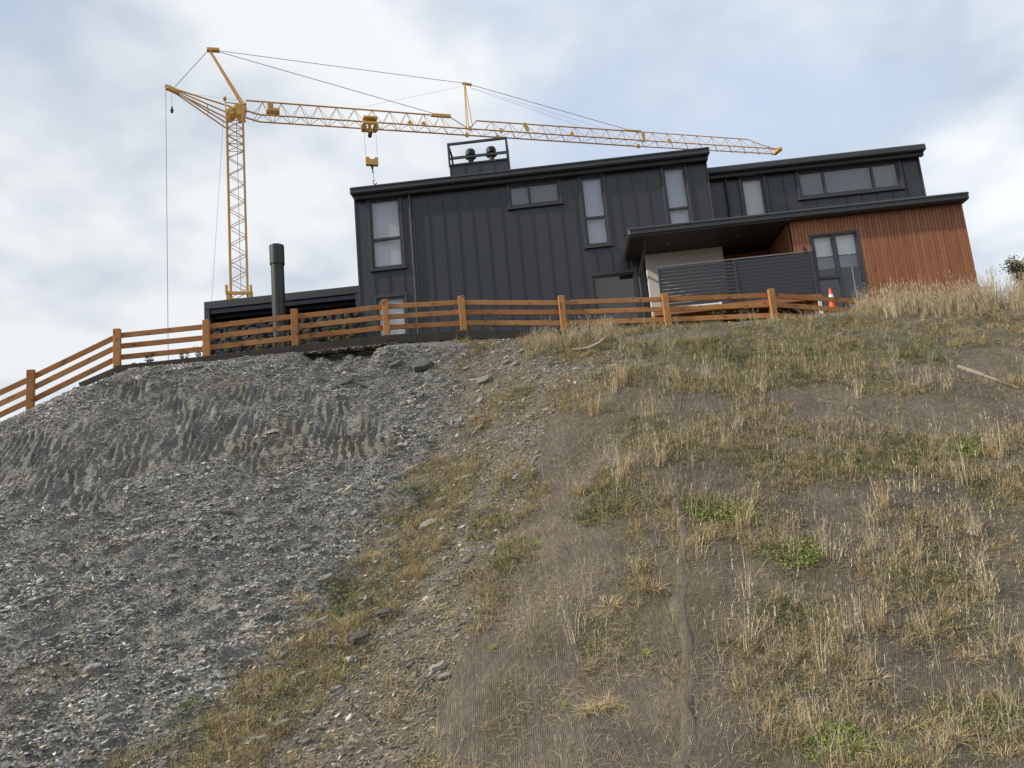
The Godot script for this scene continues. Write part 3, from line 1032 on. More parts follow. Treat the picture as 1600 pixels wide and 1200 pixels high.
	for a in [[1.01, 11.26], [0.53, 9.86], [0.82, 9.93], [0.66, 9.9], [3.21, 8.71], [1.75, 11.47], [-1.5, 12.35], [-2.74, 12.53], [0.99, 14.16], [3.7, 10.33], [5.0, 10.45], [4.04, 9.77], [5.29, 10.03], [4.11, 9.1], [4.32, 8.75], [-2.73, 13.74], [-3.71, 12.75], [-1.29, 12.14], [-1.26, 11.64], [2.9, 9.4], [6.1, 10.9], [1.1, 11.35]]:
		var o := MeshInstance3D.new()
		o.mesh = mound[rng.randi() % 2]
		o.material_override = M.blade
		o.name = numbered("grass_mound")
		add_child(o)
		o.transform = upright(a[0], a[1], 0.6, rng.randf_range(0.7, 1.15))
		tag(o, "low drooping mound of yellowed grass " + whereabouts(a[0], a[1]), "grass", "drooping yellow grass mounds")
	var rosette := tuft(40, 0.08, 0.16, 0.03, 0.006, 0.6, 1.4, [Color(0.24, 0.30, 0.05), Color(0.34, 0.34, 0.08)])
	for a in [[-0.6, 11.19], [0.27, 10.03], [0.99, 9.78], [0.18, 13.04], [1.43, 10.51], [3.25, 8.6]]:
		var o := MeshInstance3D.new()
		o.mesh = rosette
		o.material_override = M.blade
		o.name = numbered("green_rosette")
		add_child(o)
		o.transform = upright(a[0], a[1], 0.8, rng.randf_range(0.7, 1.0))
		tag(o, "small yellow green rosette of leaves " + whereabouts(a[0], a[1]), "plant", "green rosettes on the matting")
	var cushion := herb(620, 0.36, 0.14, 0.022, [Color(0.17, 0.27, 0.03), Color(0.24, 0.31, 0.045), Color(0.11, 0.17, 0.03)])
	for a in [[3.31, 13.0], [3.0, 13.1], [3.6, 13.05], [8.3, 14.4], [4.0, 11.9], [3.1, 8.75]]:
		var o := MeshInstance3D.new()
		o.mesh = cushion
		o.material_override = M.blade
		o.name = numbered("weed_cushion")
		add_child(o)
		o.transform = upright(a[0], a[1], 0.9, rng.randf_range(0.9, 1.25))
		tag(o, "bright green cushion of small leaves on the matting", "plant", "bright green weed cushions")
	# bent dead stalks
	for a in [[0.95, 10.9, 0.5, 0.3], [1.3, 10.3, 0.6, 2.6], [2.2, 10.0, 0.7, 0.9], [3.2, 10.9, 0.7, 0.2], [4.7, 11.0, 0.8, 0.5], [5.8, 11.0, 0.9, 0.4], [5.4, 9.6, 0.6, 2.4], [0.2, 9.9, 0.6, 0.1], [6.6, 12.4, 0.8, 0.5], [7.5, 14.6, 0.6, 0.8], [-0.8, 12.6, 0.5, 2.3], [-2.3, 12.9, 0.6, 2.5], [4.0, 12.4, 0.6, 1.1], [1.7, 10.2, 0.5, 0.8], [3.7, 9.4, 0.6, 2.2], [4.9, 12.3, 0.6, 0.4]]:
		var st := ST()
		var p := Vector3(0, -0.02, 0)
		var dir := Vector3(cos(a[3]), 0, -sin(a[3]))
		var L: float = a[2]
		for i in 8:
			var t := i / 8.0
			var el := lerpf(1.15, -0.45, t) + rng.randf_range(-0.1, 0.1)
			var q: Vector3 = p + (dir * cos(el) + Vector3.UP * sin(el)) * L / 8.0
			tube(st, p, q, 0.0045 * (1.0 - t * 0.6), 0.0045 * (1.0 - (t + 0.12) * 0.6), 5, false)
			p = q
		var o := part(st, "dead_stalk", M.dead_wood, self)
		o.position = ground_at(a[0], a[1]) + Vector3.UP * 0.03
		tag(o, "pale dead stalk arching over the ground " + whereabouts(a[0], a[1]), "stalk", "bent dead stalks")


func shrub(called: String, label: String, at: Vector3, r: float, h: float, leaf: float, cols: Array, group: String, n := 260) -> void:
	var t := thing(called, label, "plant", at, rng.randf() * TAU, group)
	var st := ST()
	for i in 7:
		var a := rng.randf() * TAU
		tube(st, Vector3(0, -0.05, 0), Vector3(cos(a) * r * 0.6, h * rng.randf_range(0.6, 0.95), sin(a) * r * 0.6), 0.008, 0.003, 5, false)
	part(st, "stems", M.dead_wood, t)
	var lf := ST()
	for i in n:
		var a := rng.randf() * TAU
		var y := rng.randf()
		var rr := r * sqrt(rng.randf()) * (0.45 + 0.6 * y)
		var p := Vector3(cos(a) * rr, h * (0.15 + 0.85 * y), sin(a) * rr)
		var u := (Vector3(cos(a), 0.9, sin(a)) + Vector3(gauss(), gauss(), gauss()) * 0.6).normalized() * leaf * rng.randf_range(0.6, 1.3)
		var v := u.cross(Vector3(gauss(), gauss(), gauss())).normalized() * leaf * 0.3
		var c: Color = cols[rng.randi() % cols.size()] * rng.randf_range(0.7, 1.25)
		c.a = 1.0
		var nn := u.cross(v).normalized()
		lf.set_color(c)
		tri(lf, p, p + u * 0.5 + v, p + u, nn)
		tri(lf, p, p + u, p + u * 0.5 - v, nn)
	part(lf, "foliage", M.blade, t)


func build_plants() -> void:
	var dark := [Color(0.05, 0.065, 0.03), Color(0.08, 0.09, 0.045), Color(0.11, 0.11, 0.06)]
	var mid := [Color(0.10, 0.12, 0.035), Color(0.17, 0.17, 0.05), Color(0.07, 0.09, 0.03)]
	for a in [[-10.15, 21.1, 0.28, 0.14], [-9.25, 21.3, 0.32, 0.18], [-8.85, 21.4, 0.34, 0.16]]:
		shrub("edging_shrub", "small dark wiry shrub showing under the bottom fence rail against the sky", Vector3(a[0], hill(a[0], a[1]), -a[1]), a[3], a[2], 0.06, dark, "dark shrubs under the fence rail", 130)
	for a in [[-7.3, 21.7, 0.45], [-6.7, 21.8, 0.4], [-5.75, 21.9, 0.45], [-5.1, 22.0, 0.5], [-4.7, 22.0, 0.4]]:
		shrub("garden_plant", "leafy olive garden plant between the fence and the low stone wall", Vector3(a[0], hill(a[0], a[1]), -a[1]), 0.25, a[2], 0.07, mid, "garden plants behind the fence", 200)
	for a in [[-0.4, 22.5, 0.7], [1.2, 22.7, 0.75], [2.6, 22.8, 0.8], [6.5, 22.9, 0.4], [7.2, 23.0, 0.35], [9.2, 23.2, 0.35]]:
		shrub("leafy_weed", "thin leafy weed standing behind the fence rails before the house", Vector3(a[0], hill(a[0], a[1]), -a[1]), 0.28, a[2], 0.05, mid, "weeds behind the fence", 110)
	for a in [[11.15, 22.1, 0.9], [11.7, 22.0, 0.75]]:
		shrub("crest_bush", "dusky seeding bush in the long grass before the timber wall", Vector3(a[0], hill(a[0], a[1]), -a[1]), 0.35, a[2], 0.05, [Color(0.14, 0.12, 0.07), Color(0.10, 0.10, 0.05), Color(0.19, 0.11, 0.07)], "bushes on the crest", 320)
	# the tree beyond the right end of the house
	var t := thing("broadleaf_tree", "bushy tree with grey green leaves beyond the timber wall", "tree", Vector3(18.62, 5.6, -26.5))
	var tr := ST()
	var cr := ST()
	tube(tr, Vector3(0, -0.3, 0), Vector3(0.1, 1.6, 0), 0.11, 0.08, 8)
	tube(tr, Vector3(0.1, 1.6, 0), Vector3(0.0, 3.2, 0.1), 0.08, 0.03, 8)
	for i in 34:
		var y := rng.randf_range(0.5, 3.3)
		var a := rng.randf() * TAU
		var L := rng.randf_range(0.5, 1.35) * (1.0 - 0.45 * absf(y - 1.4) / 2.2)
		var p0 := Vector3(0.08, y, 0)
		var p1 := p0 + Vector3(cos(a) * L, L * 0.55, sin(a) * L)
		tube(tr, p0, p1, 0.022, 0.006, 5, false)
		for k in 230:
			var f := rng.randf_range(0.25, 1.08)
			var p := p0.lerp(p1, f) + Vector3(gauss(), gauss(), gauss()) * 0.11
			var u := Vector3(gauss(), gauss() + 0.5, gauss()).normalized() * rng.randf_range(0.03, 0.075)
			var v := u.cross(Vector3(gauss(), gauss(), gauss())).normalized() * 0.02
			var c: Color = [Color(0.15, 0.165, 0.07), Color(0.21, 0.215, 0.10), Color(0.11, 0.125, 0.055), Color(0.26, 0.24, 0.13)][rng.randi() % 4] * rng.randf_range(0.75, 1.2)
			c.a = 1.0
			var nn := u.cross(v).normalized()
			cr.set_color(c)
			tri(cr, p - u, p + v, p + u, nn)
			tri(cr, p - u, p + u, p - v, nn)
	part(tr, "trunk", M.dead_wood, t)
	part(cr, "crown", M.blade, t)


# ---------------------------------------------------------------- fence and edging
func build_fence() -> void:
	var t := thing("timber_fence", "orange brown timber post and three rail fence along the hill edge", "fence", Vector3(-3.51, 7.31, -21.8))
	var o := t.position
	var P := []
	for a in POSTS: P.append(Vector3(a[0], a[2], -a[1]) - o)
	for i in P.size():
		var st := ST()
		var dir: Vector3 = (P[mini(i + 1, P.size() - 1)] - P[maxi(i - 1, 0)])
		dir.y = 0
		dir = dir.normalized()
		var lean := Basis(Vector3(0, 0, 1), rng.randf_range(-0.012, 0.012)) * Basis(dir, Vector3.UP, dir.cross(Vector3.UP))
		var top := 1.10 + rng.randf_range(-0.02, 0.02)
		if i == 10: top = 0.75
		box(st, P[i] + Vector3.UP * (top * 0.5 - 0.25), Vector3(0.19, top + 0.5, 0.13), 0.012, lean, Vector2(rng.randf() * 4.0, rng.randf()))
		part(st, "post", M.fence[rng.randi() % 8], t)
	var back := ST()
	lim(back, -8.78 - o.x, -8.64 - o.x, -0.75, 0.72, -21.62 - o.z, -21.5 - o.z, 0.01)
	part(back, "post", M.fence[1], t)
	for i in P.size() - 1:
		for hh: float in [0.92, 0.61, 0.28]:
			var a: Vector3 = P[i] + Vector3.UP * hh
			var b: Vector3 = P[i + 1] + Vector3.UP * (hh if i < 9 else hh - 0.14)
			var dir := (b - a)
			var behind := Vector3(dir.x, 0, dir.z).normalized().cross(Vector3.UP) * -0.093
			a += Vector3.UP * rng.randf_range(-0.012, 0.012)
			b += Vector3.UP * rng.randf_range(-0.012, 0.012)
			var st := ST()
			beam(st, a + behind + dir.normalized() * 0.003, b + behind - dir.normalized() * 0.003, 0.148, 0.048, 0.006, Vector2(rng.randf() * 4.0, rng.randf() * 3.0))
			part(st, "rail", M.fence[rng.randi() % 8], t)
	var e := thing("retaining_edging", "dark weathered timber edging boards below the fence posts", "edging", Vector3(-3.51, 7.0, -21.7))
	for i in range(2, 7):
		var st := ST()
		var a: Vector3 = P[i] + o - e.position + Vector3(0, -0.13, 0.12)
		var b: Vector3 = P[i + 1] + o - e.position + Vector3(0, -0.13, 0.12)
		beam(st, a + (b - a).normalized() * 0.004, b, 0.26, 0.05, 0.006, Vector2(rng.randf() * 3.0, rng.randf()))
		part(st, "board", M.sleeper, e)
		for k in 2:
			var g := ST()
			var m := a.lerp(b, 0.3 + 0.4 * k)
			lim(g, m.x - 0.05, m.x + 0.05, m.y - 0.6, m.y + 0.1, m.z - 0.13, m.z - 0.03, 0.006)
			part(g, "stake", M.sleeper, e)
	var st2 := ST()
	beam(st2, Vector3(-11.95, 6.42, -20.78) - e.position, Vector3(-10.98, 6.76, -20.79) - e.position, 0.16, 0.05, 0.006)
	part(st2, "board", M.sleeper, e)
	# the crust of soil left hanging over the hollow
	var cr := ST()
	var rows := []
	for i in 60:
		var x := lerpf(-6.05, -3.25, i / 59.0)
		var f := (x + 6.12) / (8.57 - 6.12 - (6.12 - 3.51) + 2.61)
		var yt := lerpf(6.93, 7.06, clampf((x + 6.12) / 2.61, 0, 1))
		var zf := -lerpf(21.5, 21.8, clampf((x + 6.12) / 2.61, 0, 1)) + 0.14
		var k := n_fine.get_noise_1d(x * 2.2)
		var k2 := n_mid.get_noise_1d(x * 2.0 + 9.0)
		var en := sqrt(clampf(minf(x + 6.05, -3.25 - x) / 0.7, 0.02, 1.0))
		k *= 1.6
		var ov := (0.10 + 0.14 * n_mid.get_noise_1d(x * 0.9 + 3.0) + 0.06 * k) * en
		rows.append([Vector3(x, yt + 0.03, zf - 0.05), Vector3(x, yt + 0.015 * k, zf + ov * 0.5), Vector3(x, yt - 0.05 * en + 0.05 * k, zf + ov + 0.05), Vector3(x, yt - (0.10 + 0.07 * k2) * en + 0.03 * k, zf + ov * 0.9 + 0.03 * k2), Vector3(x, yt - 0.10 * en, zf - 0.3)])
	for i in 59:
		for j in 4:
			var c := Color(0.29, 0.255, 0.21) * (1.0 + 0.6 * n_fine.get_noise_2d(i * 0.4, j * 1.3))
			c.a = 1.0
			cr.set_color(c)
			quad(cr, rows[i][j], rows[i + 1][j], rows[i + 1][j + 1], rows[i][j + 1], Vector3(0, 0.6 if j < 2 else -0.4, 1))
	tag(part(cr, "soil_crust", M.ground, self), "overhanging crust of brown soil below the dark edging boards", "soil")


# ---------------------------------------------------------------- house
# rectangles of a panel that remain when window holes are cut out
func cut(u0: float, u1: float, v0: float, v1: float, holes: Array) -> Array:
	var us := [u0, u1]
	for h in holes:
		for e: float in [h[0], h[1]]:
			if e > u0 + 0.001 and e < u1 - 0.001: us.append(e)
	us.sort()
	var out := []
	for i in us.size() - 1:
		var spans := [[v0, v1]]
		for h in holes:
			if h[0] < us[i] + 0.001 and h[1] > us[i + 1] - 0.001:
				var nx := []
				for s in spans:
					if h[3] <= s[0] or h[2] >= s[1]:
						nx.append(s)
						continue
					if h[2] > s[0]: nx.append([s[0], h[2]])
					if h[3] < s[1]: nx.append([h[3], s[1]])
				spans = nx
		for s in spans: out.append([us[i], us[i + 1], s[0], s[1]])
	return out


func tray_wall(house: Node, u0: float, u1: float, n: int, v0: float, v1: float, w: float, holes: Array) -> void:
	var step := (u1 - u0) / n
	for i in n:
		var a := u0 + i * step
		var push := rng.randf_range(-0.004, 0.004)
		var m: Material = [M.metal, M.metal2, M.metal3][rng.randi() % 3]
		for r in cut(a, a + step - 0.006, v0, v1, holes): slab(house, "cladding_panel", m, r[0], r[1], r[2], r[3], w - 0.06, w + push)
		for r in cut(a - 0.010, a + 0.010, v0, v1, holes): slab(house, "seam_rib", m, r[0], r[1], r[2], r[3], w + push + 0.0005, w + 0.030)
	slab(house, "corner_flashing", M.trim, u0 - 0.07, u0 - 0.016, v0, v1, w - 0.06, w + 0.035, 0.005)
	slab(house, "corner_flashing", M.trim, u1 + 0.002, u1 + 0.06, v0, v1, w - 0.06, w + 0.035, 0.005)


# outer rect [u0,u1,v0,v1]; bars: ["h", v] or ["v", u, lo, hi]
func window(house: Node, r: Array, w: float, bars: Array, blind: Material, slats := false, trim := 0.10, drop := 1.0) -> Array:
	var win := Node3D.new()
	win.name = "window"
	house.add_child(win, true)
	win.position = Vector3((r[0] + r[1]) * 0.5, r[2], w)
	var hw: float = (r[1] - r[0]) * 0.5
	var H: float = r[3] - r[2]
	var t := trim
	if t > 0.0:
		var st := ST()
		lim(st, -hw, -hw + t, 0, H, -0.05, 0.06, 0.006)
		lim(st, hw - t, hw, 0, H, -0.05, 0.06, 0.006)
		lim(st, -hw + t + 0.0005, hw - t - 0.0005, H - t * 1.2, H, -0.05, 0.062, 0.006)
		lim(st, -hw - 0.03, hw + 0.03, -0.055, -0.001, -0.05, 0.10, 0.006)
		lim(st, -hw + t + 0.0005, hw - t - 0.0005, 0, t * 0.7, -0.05, 0.055, 0.006)
		part(st, "trim", M.trim, win)
	var x0 := -hw + t
	var x1 := hw - t
	var y0 := t * 0.7
	var y1 := H - t * 1.2
	var f := ST()
	var fw := 0.065
	lim(f, x0, x0 + fw, y0, y1, -0.075, 0.015, 0.004)
	lim(f, x1 - fw, x1, y0, y1, -0.075, 0.015, 0.004)
	lim(f, x0 + fw + 0.0005, x1 - fw - 0.0005, y0, y0 + fw, -0.075, 0.014, 0.004)
	lim(f, x0 + fw + 0.0005, x1 - fw - 0.0005, y1 - fw, y1, -0.075, 0.014, 0.004)
	var xs := [x0 + fw]
	var ys := [y0 + fw]
	for b in bars:
		if b[0] == "h":
			var y: float = b[1] - r[2]
			lim(f, x0 + fw, x1 - fw, y - 0.045, y + 0.045, -0.073, 0.018, 0.004)
			ys.append(y - 0.04)
			ys.append(y + 0.04)
		else:
			var x: float = b[1] - win.position.x
			lim(f, x - 0.045, x + 0.045, y0 + fw, y1 - fw, -0.073, 0.018, 0.004)
			xs.append(x - 0.04)
			xs.append(x + 0.04)
	part(f, "frame", M.joinery, win)
	xs.append(x1 - fw)
	ys.append(y1 - fw)
	for i in range(0, xs.size(), 2):
		for j in range(0, ys.size(), 2):
			var g := ST()
			lim(g, xs[i], xs[i + 1], ys[j], ys[j + 1], -0.032, -0.026)
			part(g, "pane", M.glass, win)
	if blind:
		var b := ST()
		var yb := lerpf(y1, y0, drop)
		if slats:
			var y := y1 - 0.03
			while y > yb + 0.03:
				box(b, Vector3(0, y, -0.14), Vector3(x1 - x0 - 0.02, 0.046, 0.004), 0.0, Basis(Vector3.RIGHT, -0.5))
				y -= 0.044
		else:
			lim(b, x0 + 0.01, x1 - 0.01, yb, y1, -0.15, -0.144)
		part(b, "blind", blind, win)
	# a bare window opens on the room inside
	if blind == null: return [r[0] + t * 0.5, r[1] - t * 0.5, r[2] + t * 0.35, r[3] - t * 0.6]
	# the reveal, and the back of the window bay
	var k := ST()
	lim(k, x0 - 0.03, x1 + 0.03, y0 - 0.03, y1 + 0.03, -0.5, -0.48)
	lim(k, x0 - 0.03, x0 - 0.002, y0 - 0.03, y1 + 0.03, -0.479, -0.076)
	lim(k, x1 + 0.002, x1 + 0.03, y0 - 0.03, y1 + 0.03, -0.479, -0.076)
	lim(k, x0, x1, y1 + 0.002, y1 + 0.03, -0.479, -0.076)
	lim(k, x0, x1, y0 - 0.03, y0 - 0.002, -0.479, -0.076)
	part(k, "reveal", M.room, win)
	return [r[0] + t * 0.5, r[1] - t * 0.5, r[2] + t * 0.35, r[3] - t * 0.6]


func slab(house: Node, called: String, m: Material, x0: float, x1: float, y0: float, y1: float, z0: float, z1: float, bevel := 0.0) -> MeshInstance3D:
	var st := ST()
	lim(st, x0, x1, y0, y1, z0, z1, bevel)
	return part(st, called, m, house)


func build_house() -> void:
	# local: x along the front, y above 7.0 m, z out towards the slope
	var h := thing("house", "charcoal metal clad two storey house with flat roofs and a cedar clad wing", "house", Vector3(0, 7, -27), deg_to_rad(-3.0))
	var g := -7.0
	# main block
	var holes := []
	holes.append(window(h, [-4.85, -3.52, 4.27, 7.16], 0.0, [["h", 5.47]], M.blind, true))
	holes.append(window(h, [-4.80, -3.55, 0.9, 3.30], 0.0, [], M.blind, true))
	holes.append(window(h, [0.44, 2.49, 6.10, 7.11], 0.0, [["v", 1.27]], M.blind_grey, true))
	holes.append(window(h, [3.12, 4.11, 4.27, 7.11], 0.0, [["h", 5.40]], M.blind_blue))
	holes.append(window(h, [6.17, 7.16, 4.27, 7.13], 0.0, [["h", 5.40]], M.blind_blue))
	holes.append(window(h, [3.17, 4.88, 1.3, 3.27], 0.0, [], null))
	tray_wall(h, -5.27, 7.84, 24, -0.4, 7.2, 0.0, holes)
	slab(h, "side_wall", M.metal, -5.34, -5.28, -0.4, 7.2, -8.0, -0.065)
	slab(h, "side_wall", M.metal, 7.85, 7.90, -0.4, 7.2, -8.0, -0.065)
	slab(h, "back_wall", M.metal, -5.34, 15.7, -0.4, 6.6, -8.1, -8.01)
	slab(h, "inner_floor", M.room, -5.2, 7.8, 3.55, 3.85, -7.9, -0.6)
	var rf := slab(h, "roof", M.trim, -5.40, 7.99, 7.21, 7.50, -8.3, 0.40, 0.05)
	slab(rf, "eaves_board", M.soffit, -5.30, 7.92, 7.06, 7.206, 0.05, 0.24, 0.01)
	slab(rf, "gutter_lip", M.trim, -5.37, 7.97, 7.40, 7.465, 0.402, 0.43, 0.01)
	# tray clad chimney box with an open frame and two cowls
	var cb := Node3D.new()
	cb.name = "chimney_box"
	h.add_child(cb)
	cb.position = Vector3(-0.63, 7.4, -2.0)
	var st := ST()
	lim(st, -1.20, 1.17, 0, 1.66, -1.2, 0.0)
	for i in 5: lim(st, -1.20 + i * 0.5925 - 0.012, -1.20 + i * 0.5925 + 0.012, 0, 1.66, 0.0005, 0.03)
	part(st, "casing", M.metal2, cb)
	slab(cb, "capping", M.trim, -1.24, 1.21, 1.661, 1.73, -1.24, 0.05, 0.008)
	st = ST()
	for x: float in [-1.20, 1.17]:
		for z: float in [-1.18, 0.02]: lim(st, x - 0.04, x + 0.04, 1.735, 2.56, z - 0.04, z + 0.04, 0.005)
	for z: float in [-1.18, 0.02]:
		lim(st, -1.245, 1.215, 2.561, 2.65, z - 0.045, z + 0.045, 0.005)
		lim(st, -1.16, 1.13, 1.93, 2.02, z - 0.03, z + 0.03, 0.005)
	for x: float in [-1.20, 1.17]: lim(st, x - 0.04, x + 0.04, 2.562, 2.648, -1.13, -0.03, 0.005)
	part(st, "frame", M.trim, cb)
	for x: float in [-0.36, 0.50]:
		st = ST()
		lathe(st, Vector3(x, 1.73, -0.5), [[0.30, 0.0], [0.30, 0.04], [0.22, 0.14], [0.11, 0.2], [0.11, 0.36], [0.16, 0.40], [0.225, 0.44], [0.225, 0.47], [0.12, 0.49], [0.12, 0.54], [0.20, 0.56], [0.205, 0.72], [0.17, 0.79], [0.07, 0.82], [0.0, 0.825]])
		part(st, "cowl", M.black, cb)
	# set back upper block on the right
	holes = []
	holes.append(window(h, [9.09, 10.09, 4.15, 6.62], -0.6, [], M.blind, true))
	holes.append(window(h, [11.20, 15.05, 5.46, 6.64], -0.6, [["v", 12.22], ["v", 13.99]], M.blind_grey, true))
	tray_wall(h, 7.99, 15.70, 14, 3.6, 6.7, -0.6, holes)
	slab(h, "side_wall", M.metal, 15.71, 15.77, -0.4, 6.7, -8.0, -0.665)
	rf = slab(h, "roof", M.trim, 7.93, 15.92, 6.70, 6.97, -8.2, -0.22, 0.05)
	slab(rf, "eaves_board", M.soffit, 7.95, 15.85, 6.56, 6.696, -0.53, -0.36, 0.01)
	# flat lower roof over porch and cedar wing
	rf = slab(h, "roof", M.trim, 4.46, 15.60, 3.69, 3.97, 0.06, 2.34, 0.05)
	slab(rf, "roof_deck", M.trim, 7.95, 15.55, 3.70, 3.95, -0.53, 0.055)
	slab(rf, "gutter_lip", M.trim, 4.48, 15.58, 3.87, 3.93, 2.342, 2.37, 0.01)
	slab(rf, "soffit", M.soffit, 4.50, 9.84, 3.66, 3.688, 0.07, 2.30)
	for x: float in [5.9, 8.3]:
		st = ST()
		lathe(st, Vector3(x, 3.655, 1.3), [[0.0, -0.005], [0.035, -0.005], [0.045, -0.012], [0.06, -0.008], [0.06, 0.004]], 14)
		part(st, "downlight", M.alu_rail, h)
	# cedar boards
	holes = [[10.42, 12.00, -0.2, 3.16]]
	var n := 51
	for i in n:
		var a := 9.85 + i * 5.65 / n
		var push := rng.randf_range(-0.003, 0.004)
		var cm: Material = M.cedar[rng.randi() % 10]
		for r in cut(a, a + 5.65 / n - 0.010, -0.6, 3.685, holes):
			st = ST()
			lim(st, r[0], r[1], r[2], r[3], 1.965, 2.0 + push, 0.004, Vector2(rng.randf() * 5.0, rng.randf() * 3.0))
			part(st, "cedar_board", cm, h)
	slab(h, "wall_core", M.soffit, 9.86, 10.41, -0.6, 3.68, 1.9, 1.955)
	slab(h, "wall_core", M.soffit, 12.01, 15.49, -0.6, 3.68, 1.9, 1.955)
	slab(h, "wall_core", M.soffit, 10.41, 12.01, 3.17, 3.68, 1.9, 1.955)
	slab(h, "side_wall", M.cedar[1], 15.44, 15.495, -0.6, 3.68, -0.5, 1.89)
	for i in 22:
		slab(h, "cedar_board", M.cedar[rng.randi() % 10], 9.80, 9.845, -0.6, 3.65, -0.5 + i * 0.108, -0.40 + i * 0.108, 0.004)
	# glazed door of the wing
	var dr := Node3D.new()
	dr.name = "glazed_door"
	h.add_child(dr)
	dr.position = Vector3(10.42, -0.2, 1.98)
	st = ST()
	lim(st, 0, 0.08, 0, 3.36, -0.09, 0.04, 0.005)
	lim(st, 1.50, 1.58, 0, 3.36, -0.09, 0.04, 0.005)
	lim(st, 0.081, 1.499, 3.28, 3.36, -0.09, 0.04, 0.005)
	lim(st, 0.75, 0.84, 0, 3.279, -0.09, 0.03, 0.005)
	lim(st, 0.081, 0.749, 1.79, 1.90, -0.09, 0.03, 0.005)
	lim(st, 0.081, 0.13, 1.901, 3.279, -0.08, 0.02)
	lim(st, 0.70, 0.749, 1.901, 3.279, -0.08, 0.02)
	part(st, "frame", M.joinery, dr)
	slab(dr, "sill_flashing", M.alu_rail, 1.582, 1.60, 0, 3.3, -0.02, 0.035, 0.003)
	slab(dr, "pane", M.glass, 0.131, 0.699, 1.901, 3.279, -0.03, -0.024)
	slab(dr, "pane", M.glass, 0.841, 1.499, 0.0, 3.279, -0.03, -0.024)
	slab(dr, "pane", M.glass, 0.081, 0.749, 0.0, 1.789, -0.03, -0.024)
	slab(dr, "blind", M.blind, 0.09, 1.49, 2.62, 3.27, -0.16, -0.154)
	slab(dr, "curtain", M.blind_grey, 0.09, 1.49, 2.2, 2.6, -0.22, -0.214)
	# porch: pale wall, dark recess, deck
	slab(h, "porch_wall", M.white_wall, 5.20, 7.94, 0.5, 3.655, 0.10, 0.34, 0.005)
	slab(h, "meter_box", M.white_wall, 6.60, 6.86, 3.02, 3.2, 0.341, 0.42, 0.01)
	for i in 18:
		slab(h, "cedar_board", M.cedar[rng.randi() % 10], 7.96 + i * 0.102, 8.052 + i * 0.102, 0.5, 3.65, -0.66, -0.60, 0.004)
	slab(h, "deck", M.cedar[0], 5.0, 10.4, 0.86, 1.04, 0.35, 2.30, 0.01)
	for x: float in [5.2, 7.8, 10.2]: slab(h, "deck_post", M.cedar[3], x - 0.06, x + 0.06, -0.4, 0.855, 2.0, 2.12, 0.005)
	# wall lamp on the cedar (unlit)
	st = ST()
	lim(st, 10.13, 10.21, 2.62, 2.74, 2.005, 2.03, 0.005)
	lathe(st, Vector3(10.17, 2.50, 2.09), [[0.0, 0.0], [0.05, 0.0], [0.055, 0.14], [0.03, 0.17], [0.03, 0.26], [0.0, 0.26]], 12)
	part(st, "wall_lamp", M.black, h)
	# downpipes
	st = ST()
	tube(st, Vector3(-3.22, 7.22, 0.10), Vector3(-3.22, 0.2, 0.10), 0.042, -1, 12)
	part(st, "downpipe", M.pipe, h)
	st = ST()
	tube(st, Vector3(8.62, 6.7, -0.50), Vector3(8.62, 3.96, -0.50), 0.042, -1, 12)
	part(st, "downpipe", M.black, h)
	st = ST()
	tube(st, Vector3(5.02, 3.66, 1.95), Vector3(5.02, 3.42, 1.85), 0.042, -1, 12)
	tube(st, Vector3(5.02, 3.42, 1.85), Vector3(4.93, 2.95, 0.16), 0.042, -1, 12)
	tube(st, Vector3(4.93, 2.97, 0.13), Vector3(4.93, 0.0, 0.13), 0.042, -1, 12)
	part(st, "downpipe", M.pipe, h)
	# low open fronted wing on the left
	rf = slab(h, "roof", M.trim, -11.46, -5.37, 3.62, 3.93, -6.0, -0.45, 0.02)
	slab(rf, "fascia_board", M.metal2, -11.24, -5.62, 3.44, 3.615, -0.60, -0.53, 0.008)
	slab(rf, "inner_fascia", M.soffit, -11.24, -5.62, 3.33, 3.5, -0.95, -0.85, 0.008)
	slab(h, "pier", M.metal2, -11.46, -11.25, -0.6, 3.615, -0.85, -0.46, 0.01)
	slab(h, "pier", M.metal2, -5.61, -5.37, -0.6, 3.615, -0.85, -0.46, 0.01)
	slab(h, "side_wall", M.metal, -11.44, -11.36, -0.6, 3.61, -6.0, -0.87)
	slab(h, "back_wall", M.soffit, -11.35, -5.37, -0.6, 3.61, -6.1, -6.01)
	# slatted balustrade before the porch
	var b := thing("slat_balustrade", "dark slatted metal balustrade with handrail before the porch", "balustrade", h.transform * Vector3(7.85, 1.04, 2.1), deg_to_rad(-3.0))
	for x: float in [-2.52, -0.02, 2.50]:
		st = ST()
		lim(st, x - 0.04, x + 0.04, -0.1, 1.50 if x < 2.0 else 1.46, -0.04, 0.04, 0.006)
		part(st, "post", M.alu, b)
	slab(b, "handrail", M.alu_rail, -2.56, 2.54, 1.505, 1.55, -0.04, 0.03, 0.006)
	for k in 12:
		var y := 0.02 + k * 0.122
		slab(b, "slat", M.alu, -2.475, -0.065, y, y + 0.098, -0.015, 0.012, 0.003)
		slab(b, "slat", M.alu, 0.025, 2.455, y, y + 0.116, -0.015, 0.012, 0.003)
	# stacked stone wall before the low wing
	var w := thing("stone_wall", "low dark stacked stone wall behind the fence below the open wing", "wall", h.transform * Vector3(-8.3, -0.1, 0.55), deg_to_rad(-3.0))
	slab(w, "core", M.wall_stone[1], -2.75, 2.8, -0.3, 2.75, -0.35, -0.02)
	var sm := [slab_mesh(501, 7, 0.5), slab_mesh(502, 6, 0.5), slab_mesh(503, 8, 0.55)]
